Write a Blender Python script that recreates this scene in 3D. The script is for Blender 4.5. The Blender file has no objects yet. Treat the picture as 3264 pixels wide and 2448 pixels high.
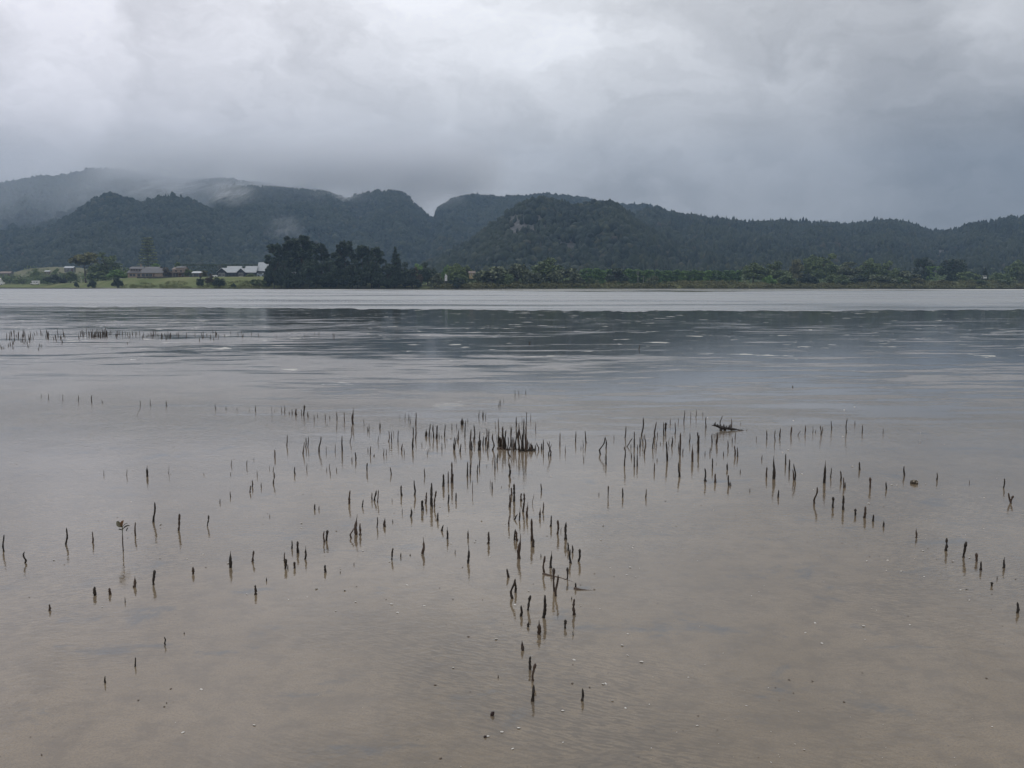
import bpy, math, random
import numpy as np
from mathutils import Vector, noise as mnoise

# ------------------------------------------------------------------ camera, world, sun, exposure
scene = bpy.context.scene
col = scene.collection
FPX = 2950.0                                   # focal length in photo pixels (3264 wide)
CAM_H = 1.5
PITCH = math.atan((1224 - 910) / FPX)
cam_data = bpy.data.cameras.new("camera")
cam_data.sensor_width = 36.0
cam_data.lens = FPX / 3264 * 36.0
cam_data.clip_start = 0.1
cam_data.clip_end = 12000
cam = bpy.data.objects.new("camera", cam_data)
cam.location = (0, 0, CAM_H)
cam.rotation_euler = (math.pi / 2 - PITCH, 0, 0)
col.objects.link(cam)
scene.camera = cam
scene.view_settings.view_transform = 'Standard'
scene.view_settings.look = 'None'
scene.view_settings.gamma = 1.0
scene.view_settings.exposure = 0.0
scene.cycles.volume_bounces = 7
scene.cycles.max_bounces = 8
scene.cycles.volume_max_steps = 64
scene.cycles.volume_step_rate = 1.0

SUN_EL, SUN_AZ = math.radians(55), math.radians(-15)     # azimuth from +Y towards +X


class NT:
    """small helper to write node trees"""
    def __init__(self, tree):
        self.t = tree
        tree.nodes.clear()

    def n(self, kind, **kw):
        nd = self.t.nodes.new(kind)
        for k, v in kw.items():
            setattr(nd, k, v)
        return nd

    def put(self, sock, v):
        if isinstance(v, bpy.types.NodeSocket):
            self.t.links.new(v, sock)
        elif isinstance(v, (tuple, list)):
            if len(v) == 3 and len(sock.default_value) == 4:
                v = (*v, 1)
            sock.default_value = v
        else:
            sock.default_value = v

    def m(self, op, a, b=None, c=None, clamp=False):
        nd = self.n('ShaderNodeMath', operation=op)
        nd.use_clamp = clamp
        self.put(nd.inputs[0], a)
        if b is not None:
            self.put(nd.inputs[1], b)
        if c is not None:
            self.put(nd.inputs[2], c)
        return nd.outputs[0]

    def vm(self, op, a, b=None):
        nd = self.n('ShaderNodeVectorMath', operation=op)
        self.put(nd.inputs[0], a)
        if b is not None:
            self.put(nd.inputs[1], b)
        return nd.outputs['Value'] if op in ('DOT_PRODUCT', 'LENGTH', 'DISTANCE') else nd.outputs[0]

    def xyz(self, x, y, z):
        nd = self.n('ShaderNodeCombineXYZ')
        for s, v in zip(nd.inputs, (x, y, z)):
            self.put(s, v)
        return nd.outputs[0]

    def sep(self, v):
        nd = self.n('ShaderNodeSeparateXYZ')
        self.put(nd.inputs[0], v)
        return nd.outputs

    def noise(self, v, scale, detail=4, rough=0.5, dist=0.0, lac=2.0):
        nd = self.n('ShaderNodeTexNoise')
        self.put(nd.inputs['Vector'], v)
        nd.inputs['Scale'].default_value = scale
        nd.inputs['Detail'].default_value = detail
        nd.inputs['Roughness'].default_value = rough
        nd.inputs['Lacunarity'].default_value = lac
        nd.inputs['Distortion'].default_value = dist
        return nd.outputs['Fac']

    def smooth(self, v, a, b, lo=0.0, hi=1.0):
        nd = self.n('ShaderNodeMapRange', interpolation_type='SMOOTHSTEP')
        self.put(nd.inputs[0], v)
        for i, q in enumerate((a, b, lo, hi)):
            nd.inputs[i + 1].default_value = q
        return nd.outputs[0]

    def ramp(self, v, stops):
        nd = self.n('ShaderNodeValToRGB')
        self.put(nd.inputs[0], v)
        e = nd.color_ramp.elements
        while len(e) < len(stops):
            e.new(0.5)
        for el, (p, c) in zip(e, stops):
            el.position = p
            el.color = (*c, 1) if isinstance(c, (tuple, list)) else (c, c, c, 1)
        return nd.outputs[0]

    def mix(self, f, a, b, mode='MIX'):
        nd = self.n('ShaderNodeMix', data_type='RGBA', blend_type=mode)
        self.put(nd.inputs[0], f)
        self.put(nd.inputs[6], a)
        self.put(nd.inputs[7], b)
        return nd.outputs[2]

    def mixf(self, f, a, b):
        nd = self.n('ShaderNodeMix', data_type='FLOAT')
        self.put(nd.inputs[0], f)
        self.put(nd.inputs[2], a)
        self.put(nd.inputs[3], b)
        return nd.outputs[0]


def build_world():
    w = bpy.data.worlds.new("World")
    scene.world = w
    w.use_nodes = True
    T = NT(w.node_tree)
    d = T.vm('NORMALIZE', T.n('ShaderNodeTexCoord').outputs['Generated'])
    x, y, z = T.sep(d)
    zp = T.m('MAXIMUM', z, 0.0)
    k = T.m('DIVIDE', 1.0, T.m('ADD', zp, 0.13))
    plane = T.xyz(T.m('MULTIPLY', x, k), T.m('MULTIPLY', y, k), 0.37)
    n1 = T.noise(plane, 0.9, 7, 0.56, 0.3)
    wn = T.n('ShaderNodeTexNoise')
    T.put(wn.inputs['Vector'], T.vm('MULTIPLY', d, (1.0, 1.0, 1.6)))
    wn.inputs['Scale'].default_value = 6.0
    wn.inputs['Detail'].default_value = 6
    wn.inputs['Roughness'].default_value = 0.6
    off = T.vm('MULTIPLY', T.vm('SUBTRACT', wn.outputs['Color'], (0.5, 0.5, 0.5)), (0.30, 0.1, 0.18))
    dw = T.vm('NORMALIZE', T.vm('ADD', d, off))
    d2 = T.vm('MULTIPLY', dw, (1.0, 1.0, 2.3))
    n3 = T.noise(T.vm('ADD', d2, (1.3, 0.2, 0.6)), 4.2, 7, 0.58, 0.2)
    n4 = T.noise(T.vm('ADD', d2, (7.3, 2.2, 1.6)), 11.0, 5, 0.6, 0.2)
    base = T.ramp(zp, [(0.0, 0.33), (0.10, 0.40), (0.14, 0.495), (0.19, 0.64), (0.25, 0.76), (0.36, 0.82), (0.7, 0.85), (1.0, 0.88)])
    az = T.m('DIVIDE', x, T.m('ADD', T.m('ABSOLUTE', y), 0.05))
    side = T.ramp(T.m('MULTIPLY_ADD', az, 0.5, 0.5, clamp=True),
                  [(0.15, 1.20), (0.30, 1.20), (0.5, 1.12), (0.60, 0.93), (0.70, 0.76), (0.85, 0.76), (1.0, 0.85)])
    fac = T.m('MULTIPLY', base, side)
    # broken cloud: lighter gaps and darker rolls
    cl = T.m('ADD', T.m('MULTIPLY', T.m('SUBTRACT', n1, 0.5), 0.12), T.m('MULTIPLY', T.m('SUBTRACT', n3, 0.5), 1.22))
    cl = T.m('ADD', cl, T.m('MULTIPLY', T.m('SUBTRACT', n4, 0.5), 0.30))

    def blob(px, py, rad, amp):
        v = Vector(((px - 1632) / FPX, 1.0, (910 - py) / FPX)).normalized()
        dd = T.vm('DOT_PRODUCT', dw, tuple(v))
        return T.m('MULTIPLY', T.smooth(dd, math.cos(rad), 1.0), amp)
    for b in ((60, 180, 0.13, 0.14), (1620, 260, 0.15, 0.22), (1290, 130, 0.08, 0.06), (2560, 400, 0.08, 0.16), (3150, 60, 0.10, 0.22), (1000, 330, 0.12, 0.12),
              (2560, 270, 0.14, -0.16), (1090, 190, 0.06, -0.16), (3264, 420, 0.12, -0.12), (700, 60, 0.12, -0.10), (420, 250, 0.09, -0.06)):
        cl = T.m('ADD', cl, blob(*b))
    fac = T.m('MULTIPLY', fac, T.m('ADD', cl, 1.0))
    tint = T.ramp(zp, [(0.0, (0.96, 0.987, 1.055)), (0.15, (0.972, 0.99, 1.04)), (0.3, (0.985, 0.995, 1.03)), (1.0, (0.99, 1.0, 1.015))])
    warm = T.mix(T.smooth(az, 0.1, -0.5), (1, 1, 1, 1), (1.02, 0.993, 1.012, 1))
    c = T.mix(1.0, T.mix(1.0, tint, warm, 'MULTIPLY'), T.vm('MULTIPLY', T.xyz(1, 1, 1), T.xyz(fac, fac, fac)), 'MULTIPLY')
    clouds = T.n('ShaderNodeBackground')
    T.put(clouds.inputs['Color'], c)
    clouds.inputs['Strength'].default_value = 1.0
    sky = T.n('ShaderNodeTexSky', sky_type='NISHITA', sun_disc=False)
    sky.sun_elevation = SUN_EL
    sky.sun_rotation = SUN_AZ
    clear = T.n('ShaderNodeBackground')
    T.put(clear.inputs['Color'], sky.outputs[0])
    clear.inputs['Strength'].default_value = 0.04
    ms = T.n('ShaderNodeMixShader')
    ms.inputs[0].default_value = 0.94                       # almost complete cloud cover
    T.t.links.new(clear.outputs[0], ms.inputs[1])
    T.t.links.new(clouds.outputs[0], ms.inputs[2])
    out = T.n('ShaderNodeOutputWorld')
    T.t.links.new(ms.outputs[0], out.inputs['Surface'])


build_world()
sun_data = bpy.data.lights.new("sun", 'SUN')
sun_data.energy = 0.5
sun_data.angle = math.radians(40)
sun_data.color = (1.0, 0.96, 0.9)
sun = bpy.data.objects.new("sun", sun_data)
sd = Vector((math.sin(SUN_AZ) * math.cos(SUN_EL), math.cos(SUN_AZ) * math.cos(SUN_EL), math.sin(SUN_EL)))
sun.rotation_euler = (-sd).to_track_quat('-Z', 'Y').to_euler()
col.objects.link(sun)

# ------------------------------------------------------------------ small helpers
CP, SP = math.cos(PITCH), math.sin(PITCH)


def at(px, py, Y):
    """the point at distance Y (metres along +Y) seen at a photo pixel"""
    u, v = (px - 1632) / FPX, (1224 - py) / FPX
    dy, dz = CP + SP * v, -SP + CP * v
    return Vector((u * Y / dy, Y, CAM_H + dz * Y / dy))


def onflat(px, py):
    v = (1224 - py) / FPX
    dz, dy = -SP + CP * v, CP + SP * v
    return at(px, py, -CAM_H / dz * dy)


def mesh_np(name, V, F, mat=None, smooth=False):
    """mesh from numpy arrays; F is (n, k) with one polygon size"""
    V = np.asarray(V, np.float32)
    F = np.asarray(F, np.int32)
    me = bpy.data.meshes.new(name)
    me.vertices.add(len(V))
    me.vertices.foreach_set("co", V.ravel())
    n, k = F.shape
    me.loops.add(n * k)
    me.loops.foreach_set("vertex_index", F.ravel())
    me.polygons.add(n)
    me.polygons.foreach_set("loop_start", np.arange(0, n * k, k, dtype=np.int32))
    if smooth:
        me.polygons.foreach_set("use_smooth", np.ones(n, bool))
    me.update(calc_edges=True)
    if mat:
        me.materials.append(mat)
    return me


class MB:
    """collects boxes, prisms and tubes of mixed polygons, then becomes one mesh"""
    def __init__(self):
        self.V, self.F = [], []

    def add(self, vs, fs):
        o = len(self.V)
        self.V += [tuple(v) for v in vs]
        self.F += [tuple(i + o for i in f) for f in fs]
        return self

    def box(self, c, s):
        x, y, z = (q / 2 for q in s)
        vs = [(c[0] + a * x, c[1] + b * y, c[2] + d * z) for a in (-1, 1) for b in (-1, 1) for d in (-1, 1)]
        return self.add(vs, [(0, 1, 3, 2), (4, 6, 7, 5), (0, 4, 5, 1), (2, 3, 7, 6), (0, 2, 6, 4), (1, 5, 7, 3)])

    def tube(self, pts, rads, n=7, cap=True):
        rings = []
        for i, p in enumerate(pts):
            p = Vector(p)
            a, b = Vector(pts[max(0, i - 1)]), Vector(pts[min(len(pts) - 1, i + 1)])
            t = (b - a).normalized()
            up = Vector((0, 0, 1)) if abs(t.z) < 0.9 else Vector((1, 0, 0))
            e = t.cross(up).normalized()
            g = e.cross(t)
            rings.append([p + (e * math.cos(2 * math.pi * k / n) + g * math.sin(2 * math.pi * k / n)) * rads[i] for k in range(n)])
        vs = [v for r in rings for v in r]
        fs = [(i * n + k, i * n + (k + 1) % n, (i + 1) * n + (k + 1) % n, (i + 1) * n + k) for i in range(len(pts) - 1) for k in range(n)]
        if cap:
            fs.append(tuple(range(n))[::-1])
            fs.append(tuple((len(pts) - 1) * n + k for k in range(n)))
        return self.add(vs, fs)

    def mesh(self, name, mat=None, smooth=False):
        me = bpy.data.meshes.new(name)
        me.from_pydata(self.V, [], self.F)
        me.update()
        if mat:
            me.materials.append(mat)
        if smooth:
            for p in me.polygons:
                p.use_smooth = True
        return me


def obj(name, me, parent=None, loc=(0, 0, 0), rz=0.0, scale=(1, 1, 1)):
    o = bpy.data.objects.new(name, me)
    o.location = loc
    o.rotation_euler = (0, 0, rz)
    o.scale = scale
    if parent:
        o.parent = parent
    col.objects.link(o)
    return o


def tag(o, label=None, cat=None, group=None, kind=None):
    for k, v in (("label", label), ("category", cat), ("group", group), ("kind", kind)):
        if v:
            o[k] = v
    return o


def mat_new(name):
    m = bpy.data.materials.new(name)
    m.use_nodes = True
    return m, NT(m.node_tree)


def principled(T, color, rough, normal=None, ior=None, spec=None):
    b = T.n('ShaderNodeBsdfPrincipled')
    T.put(b.inputs['Base Color'], color)
    T.put(b.inputs['Roughness'], rough)
    if normal is not None:
        T.put(b.inputs['Normal'], normal)
    if ior:
        b.inputs['IOR'].default_value = ior
    if spec is not None:
        T.put(b.inputs['Specular IOR Level'], spec)
    o = T.n('ShaderNodeOutputMaterial')
    T.t.links.new(b.outputs[0], o.inputs['Surface'])
    return b


def bump(T, h, strength, dist, normal=None):
    b = T.n('ShaderNodeBump')
    T.put(b.inputs['Height'], h)
    T.put(b.inputs['Strength'], strength)
    b.inputs['Distance'].default_value = dist
    if normal is not None:
        T.put(b.inputs['Normal'], normal)
    return b.outputs[0]


def mat_simple(name, c, rough=0.7, var=0.15, scale=3.0, spec=0.3):
    m, T = mat_new(name)
    p = T.n('ShaderNodeTexCoord').outputs['Object']
    nz = T.noise(p, scale, 4, 0.6)
    a = tuple(q * (1 - var) for q in c)
    b = tuple(min(1, q * (1 + var)) for q in c)
    principled(T, T.mix(T.smooth(nz, 0.3, 0.7), a, b), rough, spec=spec)
    return m


def mat_leaf(name, c, var=0.45, hue=(1.15, 1.0, 0.7), rough=0.6, spec=0.3):
    """foliage: every leaf clump has its own tone, plus whole-plant variation"""
    m, T = mat_new(name)
    isl = T.n('ShaderNodeNewGeometry').outputs['Random Per Island']
    ob = T.n('ShaderNodeObjectInfo').outputs['Random']
    p = T.n('ShaderNodeTexCoord').outputs['Object']
    big = T.noise(p, 7.0, 2, 0.5)
    lo = tuple(q * (1 - var) for q in c)
    hi = tuple(q * (1 + var) * h for q, h in zip(c, hue))
    f = T.m('ADD', T.m('MULTIPLY', isl, 0.55), T.m('MULTIPLY', T.smooth(big, 0.3, 0.7), 0.45))
    cc = T.mix(f, lo, hi)
    g = T.m('MULTIPLY_ADD', ob, 0.4, 0.8)
    cc = T.mix(1.0, cc, T.xyz(g, g, g), 'MULTIPLY')
    principled(T, cc, rough, spec=spec)
    return m


# value noise in numpy for the land
_rs = np.random.RandomState(5)
_tab = _rs.rand(256, 256)


def vnoise(x, y):
    xi, yi = np.floor(x).astype(int), np.floor(y).astype(int)
    fx, fy = x - xi, y - yi
    fx, fy = fx * fx * (3 - 2 * fx), fy * fy * (3 - 2 * fy)
    g = lambda a, b: _tab[a & 255, b & 255]
    return (g(xi, yi) * (1 - fx) + g(xi + 1, yi) * fx) * (1 - fy) + (g(xi, yi + 1) * (1 - fx) + g(xi + 1, yi + 1) * fx) * fy


def fbm(x, y, o=4):
    s, a, t = 0, 1.0, 0
    for i in range(o):
        s = s + a * vnoise(x * 2 ** i + 17.3 * i, y * 2 ** i + 5.1 * i)
        t += a
        a *= 0.5
    return s / t - 0.5


HAZE_D = 0.00016
MIST = True
# ------------------------------------------------------------------ tidal flat
def mudflat_material():
    m, T = mat_new("wet_sand")
    p = T.n('ShaderNodeNewGeometry').outputs['Position']
    x, y, z = T.sep(p)
    az = T.m('DIVIDE', x, T.m('MAXIMUM', y, 0.5))
    # long tongues of standing film between slightly rippled water
    warp = T.noise(p, 0.11, 2, 0.5)
    sx = T.m('MULTIPLY', x, 0.30)
    sy = T.m('ADD', T.m('ADD', y, T.m('MULTIPLY', warp, 8.0)), T.m('MULTIPLY', x, -0.10))
    sv = T.xyz(sx, sy, 0.0)
    s1 = T.noise(sv, 0.26, 5, 0.62, 0.5)
    s2 = T.noise(T.vm('ADD', sv, (31.0, 7.0, 0.0)), 1.0, 5, 0.65, 0.3)
    s3 = T.noise(T.vm('ADD', T.xyz(T.m('MULTIPLY', x, 0.40), y, 0.0), (3.0, 17.0, 4.0)), 2.2, 6, 0.7)
    st = T.m('ADD', T.m('ADD', T.m('MULTIPLY', s1, 0.80), T.m('MULTIPLY', s2, 0.62)), T.m('MULTIPLY', T.m('SUBTRACT', s3, 0.5), 0.80))
    s4 = T.noise(T.vm('ADD', T.xyz(T.m('MULTIPLY', x, 0.13), T.m('MULTIPLY_ADD', x, -0.05, y), 0.0), (1.0, 3.0, 8.0)), 2.3, 5, 0.65)
    st = T.m('ADD', st, T.m('MULTIPLY', T.m('SUBTRACT', s4, 0.5), 1.05))
    # how much of the film lies still, by distance out on the flat
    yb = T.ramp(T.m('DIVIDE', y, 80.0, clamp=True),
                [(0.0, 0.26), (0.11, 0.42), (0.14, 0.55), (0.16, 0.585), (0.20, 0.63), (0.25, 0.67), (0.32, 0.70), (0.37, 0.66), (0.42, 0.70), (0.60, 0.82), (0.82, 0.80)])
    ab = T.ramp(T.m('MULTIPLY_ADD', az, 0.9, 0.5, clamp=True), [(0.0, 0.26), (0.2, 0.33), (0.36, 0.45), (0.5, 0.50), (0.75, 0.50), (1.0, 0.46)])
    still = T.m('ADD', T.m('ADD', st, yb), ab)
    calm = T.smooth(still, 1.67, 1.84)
    near = T.smooth(y, 13.5, 7.6)
    # exposed low bars of paler sand, and small drifting rafts of foam
    bars_n = T.noise(T.xyz(T.m('MULTIPLY', x, 0.75), T.m('MULTIPLY_ADD', x, 0.04, y), 3.0), 0.62, 5, 0.62, 0.35)
    bars_far = T.m('MULTIPLY', T.smooth(bars_n, 0.665, 0.70), T.smooth(y, 9.0, 16.0))
    foam_n = T.noise(T.xyz(T.m('MULTIPLY', x, 0.85), y, 6.0), 1.3, 3, 0.6, 0.3)
    foam = T.m('MULTIPLY', T.smooth(foam_n, 0.655, 0.70), T.smooth(y, 16.0, 24.0))
    shoal = T.noise(T.xyz(T.m('MULTIPLY', x, 0.008), T.m('MULTIPLY', y, 0.02), 9.0), 1.0, 4, 0.6)
    shoal = T.m('MULTIPLY', T.smooth(shoal, 0.46, 0.56), T.smooth(y, 230.0, 300.0))
    bars = T.m('MAXIMUM', T.m('MAXIMUM', bars_far, shoal), T.m('MULTIPLY', foam, 0.9))
    # base colour: the sand's own, plus painted relief and reflection further down
    c1 = T.noise(p, 0.8, 5, 0.6)
    c2 = T.noise(p, 7.0, 6, 0.68)
    c3 = T.noise(p, 120.0, 4, 0.7)
    sand = T.mix(T.smooth(c1, 0.3, 0.7), (0.172, 0.134, 0.087), (0.240, 0.190, 0.128))
    sand = T.mix(T.m('MULTIPLY', T.smooth(c2, 0.42, 0.66), 0.45), sand, (0.095, 0.077, 0.058))
    silt = T.noise(T.vm('ADD', T.vm('MULTIPLY', p, (1.0, 1.4, 1.0)), (3.0, 11.0, 0)), 1.9, 7, 0.68, 0.3)
    sand = T.mix(T.m('MULTIPLY', T.smooth(silt, 0.56, 0.68), 0.85), sand, (0.085, 0.092, 0.098))
    sand = T.mix(T.m('MULTIPLY', T.smooth(c3, 0.42, 0.66), 0.60), sand, (0.125, 0.105, 0.085))
    speck = T.noise(p, 34.0, 3, 0.8)
    sand = T.mix(T.m('MULTIPLY', T.smooth(speck, 0.66, 0.72), 0.7), sand, (0.07, 0.06, 0.05))
    # ripple marks: light and dark of the relief painted as darker lines; their run swings about
    def ripples(deg, off, f=66.0):
        c_, s_ = math.cos(math.radians(deg)), math.sin(math.radians(deg))
        wv = T.m('MULTIPLY', T.noise(T.vm('ADD', p, (off, 0, 0)), 1.7, 2, 0.5), 0.10)
        rx = T.m('ADD', T.m('MULTIPLY', x, c_), T.m('MULTIPLY', y, s_))
        ry = T.m('ADD', T.m('SUBTRACT', T.m('MULTIPLY', y, c_), T.m('MULTIPLY', x, s_)), wv)
        return T.noise(T.xyz(T.m('MULTIPLY', rx, f * 0.26), T.m('MULTIPLY', ry, f), off), 1.0, 2, 0.5, 0.15)
    rsel = T.smooth(T.noise(T.vm('ADD', p, (5.0, 2.0, 0.0)), 0.45, 2, 0.5), 0.44, 0.56)
    rip = T.mixf(rsel, ripples(-24.0, 2.0), ripples(16.0, 8.0))
    rmask = T.smooth(T.noise(p, 0.5, 3, 0.6), 0.40, 0.62)
    ripc = T.m('MULTIPLY', T.m('MULTIPLY', rmask, T.smooth(y, 10.0, 5.0)), T.smooth(rip, 0.44, 0.58))
    sand = T.mix(T.m('MULTIPLY', ripc, 0.8), sand, (0.105, 0.085, 0.062))
    sand = T.mix(T.m('MULTIPLY', T.smooth(y, 6.5, 16.0), 0.8), sand, T.mix(T.smooth(c1, 0.3, 0.7), (0.305, 0.298, 0.292), (0.365, 0.355, 0.348)))  # greyed with distance: sky reflection of the ruffled film put into the colour
    far_mud_mirror = T.m('MULTIPLY', calm, T.smooth(y, 8.5, 17.0))
    sand = T.mix(T.m('MULTIPLY', far_mud_mirror, 0.9), sand, (0.055, 0.057, 0.05))  # dark mud; also paints the still film's hill reflection deeper
    weed = T.noise(T.xyz(T.m('MULTIPLY', x, 0.6), y, 1.0), 7.0, 3, 0.7)
    sand = T.mix(T.m('MULTIPLY', T.m('MULTIPLY', T.smooth(weed, 0.60, 0.68), far_mud_mirror), 0.8), sand, (0.26, 0.235, 0.19))
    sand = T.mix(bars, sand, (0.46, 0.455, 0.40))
    # water film: fine wavelets; wind-ruffled where it is not still
    w1 = T.noise(T.vm('MULTIPLY', p, (0.7, 1.0, 1.0)), 22.0, 3, 0.55, 0.6)
    w2 = T.noise(T.vm('MULTIPLY', p, (0.7, 1.0, 1.0)), 60.0, 2, 0.5)
    hgt = T.m('ADD', T.m('ADD', w1, T.m('MULTIPLY', w2, 0.30)), T.m('MULTIPLY', T.m('MULTIPLY', rip, rmask), 0.55))
    amp = T.mixf(near, T.mixf(calm, 0.9, 0.06), 0.105)
    nrm = bump(T, hgt, amp, 0.012)
    rough = T.mixf(near, T.mixf(calm, 0.17, 0.03), 0.02)
    rough = T.mixf(bars, rough, 0.42)
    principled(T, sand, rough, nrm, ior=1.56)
    return m


def channel_material():
    m, T = mat_new("channel_water")
    p = T.n('ShaderNodeNewGeometry').outputs['Position']
    x, y, z = T.sep(p)
    w = T.noise(T.vm('MULTIPLY', p, (0.35, 1.0, 1.0)), 1.1, 4, 0.6, 0.3)
    gust = T.noise(T.vm('MULTIPLY', p, (0.016, 0.06, 1.0)), 1.0, 6, 0.68)
    still = T.m('MULTIPLY', T.smooth(y, 110.0, 62.0), 0.09)
    wind = T.smooth(T.m('SUBTRACT', gust, still), 0.30, 0.50)
    amp = T.mixf(wind, 0.25, 1.0)
    nrm = bump(T, w, amp, 0.32)
    c = T.mix(T.smooth(gust, 0.3, 0.7), (0.25, 0.262, 0.262), (0.30, 0.31, 0.308))
    principled(T, c, T.mixf(wind, 0.08, 0.28), nrm, ior=1.34)
    return m


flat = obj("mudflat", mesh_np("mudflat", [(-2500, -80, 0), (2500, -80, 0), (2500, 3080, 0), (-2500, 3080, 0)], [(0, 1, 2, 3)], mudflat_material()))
tag(flat, "wet sand flat under a thin film of tidal water", kind='structure')

# the channel: its near edge wanders, its far edge laps a low shoal
rr = random.Random(11)
nearU = [(-900, 71), (0, 68), (600, 64), (1100, 60), (1632, 56), (2400, 55), (3264, 57), (4200, 60)]
farU = [(-900, 500), (0, 470), (700, 400), (1100, 330), (1632, 265), (2000, 235), (2600, 250), (3264, 300), (4200, 380)]
cv, cf = [], []
us = np.linspace(-900, 4200, 1200)
n0 = np.interp(us, *zip(*nearU)) + 5.0 * fbm(us / 140, us * 0 + 3, 4) + 5.0 * fbm(us / 34, us * 0 + 6, 5)
n1 = np.interp(us, *zip(*farU)) + 60 * fbm(us / 200, us * 0 + 9, 4)
for j, t in enumerate(np.linspace(0, 1, 12)):
    yy = n0 + (n1 - n0) * t
    cv += [((u - 1632) / FPX * 1.008 * q, q, 0.006) for u, q in zip(us, yy)]
cf = [(j * 1200 + i, j * 1200 + i + 1, (j + 1) * 1200 + i + 1, (j + 1) * 1200 + i) for j in range(11) for i in range(1199)]
water = obj("channel_water", mesh_np("channel_water", cv, cf, channel_material()))
tag(water, "pale ruffled tidal channel crossing the flat", kind='structure')

# ------------------------------------------------------------------ land and hills
AZF = 1.0075
SHORE = [(-900, 640), (0, 610), (250, 545), (420, 462), (620, 446), (1000, 440), (1632, 446), (2400, 480), (3264, 560), (4200, 600)]
BANK = [(-900, 2.0), (120, 2.0), (300, 3.2), (430, 5.8), (860, 6.3), (1000, 3.2), (1300, 2.0), (2200, 2.2), (3264, 3.0), (4200, 3.0)]
BANKW = [(-900, 20), (250, 30), (430, 52), (860, 40), (1000, 18), (4200, 14)]


def el(py):
    v = (1224 - py) / FPX
    return (-SP + CP * v) / (CP + SP * v)


# each hill: distance of its ridge, depth of its front slope, depth of its back slope, ridge line in (azimuth, sight line) pairs
HILLS = [
    (2250, 1100, 500, [(-900, 700), (-400, 640), (0, 598), (60, 580), (130, 566), (200, 562), (270, 552), (310, 541), (345, 537), (400, 540), (470, 550), (600, 566), (740, 570), (900, 588), (1010, 598), (1100, 625), (1250, 700), (1400, 800), (1500, 905)], 10),
    (1500, 560, 420, [(-900, 760), (-300, 720), (60, 735), (185, 722), (243, 687), (295, 654), (330, 628), (380, 611), (435, 627), (480, 638), (530, 626), (575, 620), (627, 627), (701, 664), (775, 702), (834, 732), (880, 768), (930, 830), (980, 900)], 14),
    (1850, 800, 500, [(560, 905), (690, 640), (730, 590), (880, 592), (996, 600), (1070, 614), (1107, 634), (1151, 617), (1210, 608), (1284, 607), (1310, 624), (1328, 648), (1350, 666), (1420, 720), (1520, 800), (1600, 905)], 14),
    (2050, 1150, 500, [(1330, 900), (1400, 660), (1440, 636), (1512, 619), (1586, 624), (1640, 622), (1743, 616), (1802, 622), (1853, 630), (1986, 652), (2053, 654), (2089, 661), (2148, 690), (2296, 740), (2400, 800), (2500, 905)], 12),
    (1480, 820, 420, [(1860, 905), (1930, 800), (1990, 700), (2053, 663), (2089, 664), (2148, 681), (2296, 700), (2370, 709), (2436, 703), (2554, 707), (2665, 711), (2739, 707), (2812, 703), (2871, 711), (2916, 726), (2960, 738), (3010, 740), (3200, 720), (3500, 705), (4200, 700)], 12),
    (1060, 400, 480, [(1240, 905), (1340, 845), (1430, 795), (1500, 765), (1545, 728), (1580, 700), (1615, 672), (1650, 642), (1687, 624), (1728, 621), (1780, 626), (1824, 642), (1868, 634), (1905, 630), (1957, 637), (1985, 655), (2010, 682), (2080, 735), (2180, 775), (2320, 800), (2480, 825), (2600, 870), (2700, 905)], 16),
    (1380, 640, 400, [(2700, 905), (2790, 850), (2870, 800), (2930, 757), (2975, 737), (3012, 729), (3071, 710), (3130, 703), (3181, 697), (3264, 692), (3450, 680), (3700, 700), (4200, 780)], 12),
    (1250, 480, 300, [(2050, 905), (2150, 830), (2260, 790), (2380, 770), (2500, 775), (2620, 790), (2720, 815), (2820, 850), (2900, 905)], 14),
    (860, 150, 90, [(-60, 905), (20, 886), (70, 863), (120, 851), (200, 846), (280, 849), (340, 868), (385, 905)], 2),
]


def height(x, y, full=False):
    """ground height; with full=True also which cover it carries"""
    x, y = np.asarray(x, float), np.asarray(y, float)
    u = 1632 + x / y * FPX / AZF
    sh = np.interp(u, *zip(*SHORE)) + 8 * fbm(u / 70, u * 0 + 2, 3)
    bh = np.interp(u, *zip(*BANK))
    bw = np.interp(u, *zip(*BANKW))
    s = (y - sh) / bw
    t = np.clip(s, 0, 1)
    z = -0.25 + (bh + 0.25) * (0.35 * t + 0.65 * t * t * (3 - 2 * t)) + np.where(s > 0, np.clip(s, 0, 3) * 0.5 * fbm(x / 14, y / 14, 3), 0)
    z = np.where(s < 0, -0.25 + np.maximum(s, -1) * 1.0, z)
    z = z + np.clip((y - sh - 120) / 500, 0, 1) * 5
    best = np.full(z.shape, -1)
    zz = z.copy()
    for i, (D, W, B, line, a) in enumerate(HILLS):
        pu, pp = zip(*line)
        px = u + 26 * fbm(y / 160 + i * 7.7, u / 300, 3) * np.clip(np.abs(y - D) / 200, 0, 1)
        crest = np.interp(px, pu, [el(q) * D + CAM_H for q in pp]) - a * 0.55
        crest = np.where((u < pu[0]) | (u > pu[-1]), -5, crest)
        f = np.clip((y - (D - W)) / W, 0, 1)
        prof = np.where(y < D, 0.62 * f ** 1.7 + 0.38 * f * f * (3 - 2 * f), np.clip(1 - (y - D) / B, 0, 1) ** 1.3)
        rel = 4 * f * (1 - f) * (y < D)
        gul = fbm(u / 85 + i * 3.1, y / 420 + i, 4) * 0.62 + fbm(x / 60, y / 60, 3) * 0.25
        h = crest * (prof + rel * gul * 0.55)
        h = np.where(crest > 4, h, -5)
        up = h > zz
        best = np.where(up, i, best)
        zz = np.maximum(zz, h)
    if full:
        return zz, best, u, s
    return zz


def gz(x, y):
    return float(height(np.array([x]), np.array([y]))[0])


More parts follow.
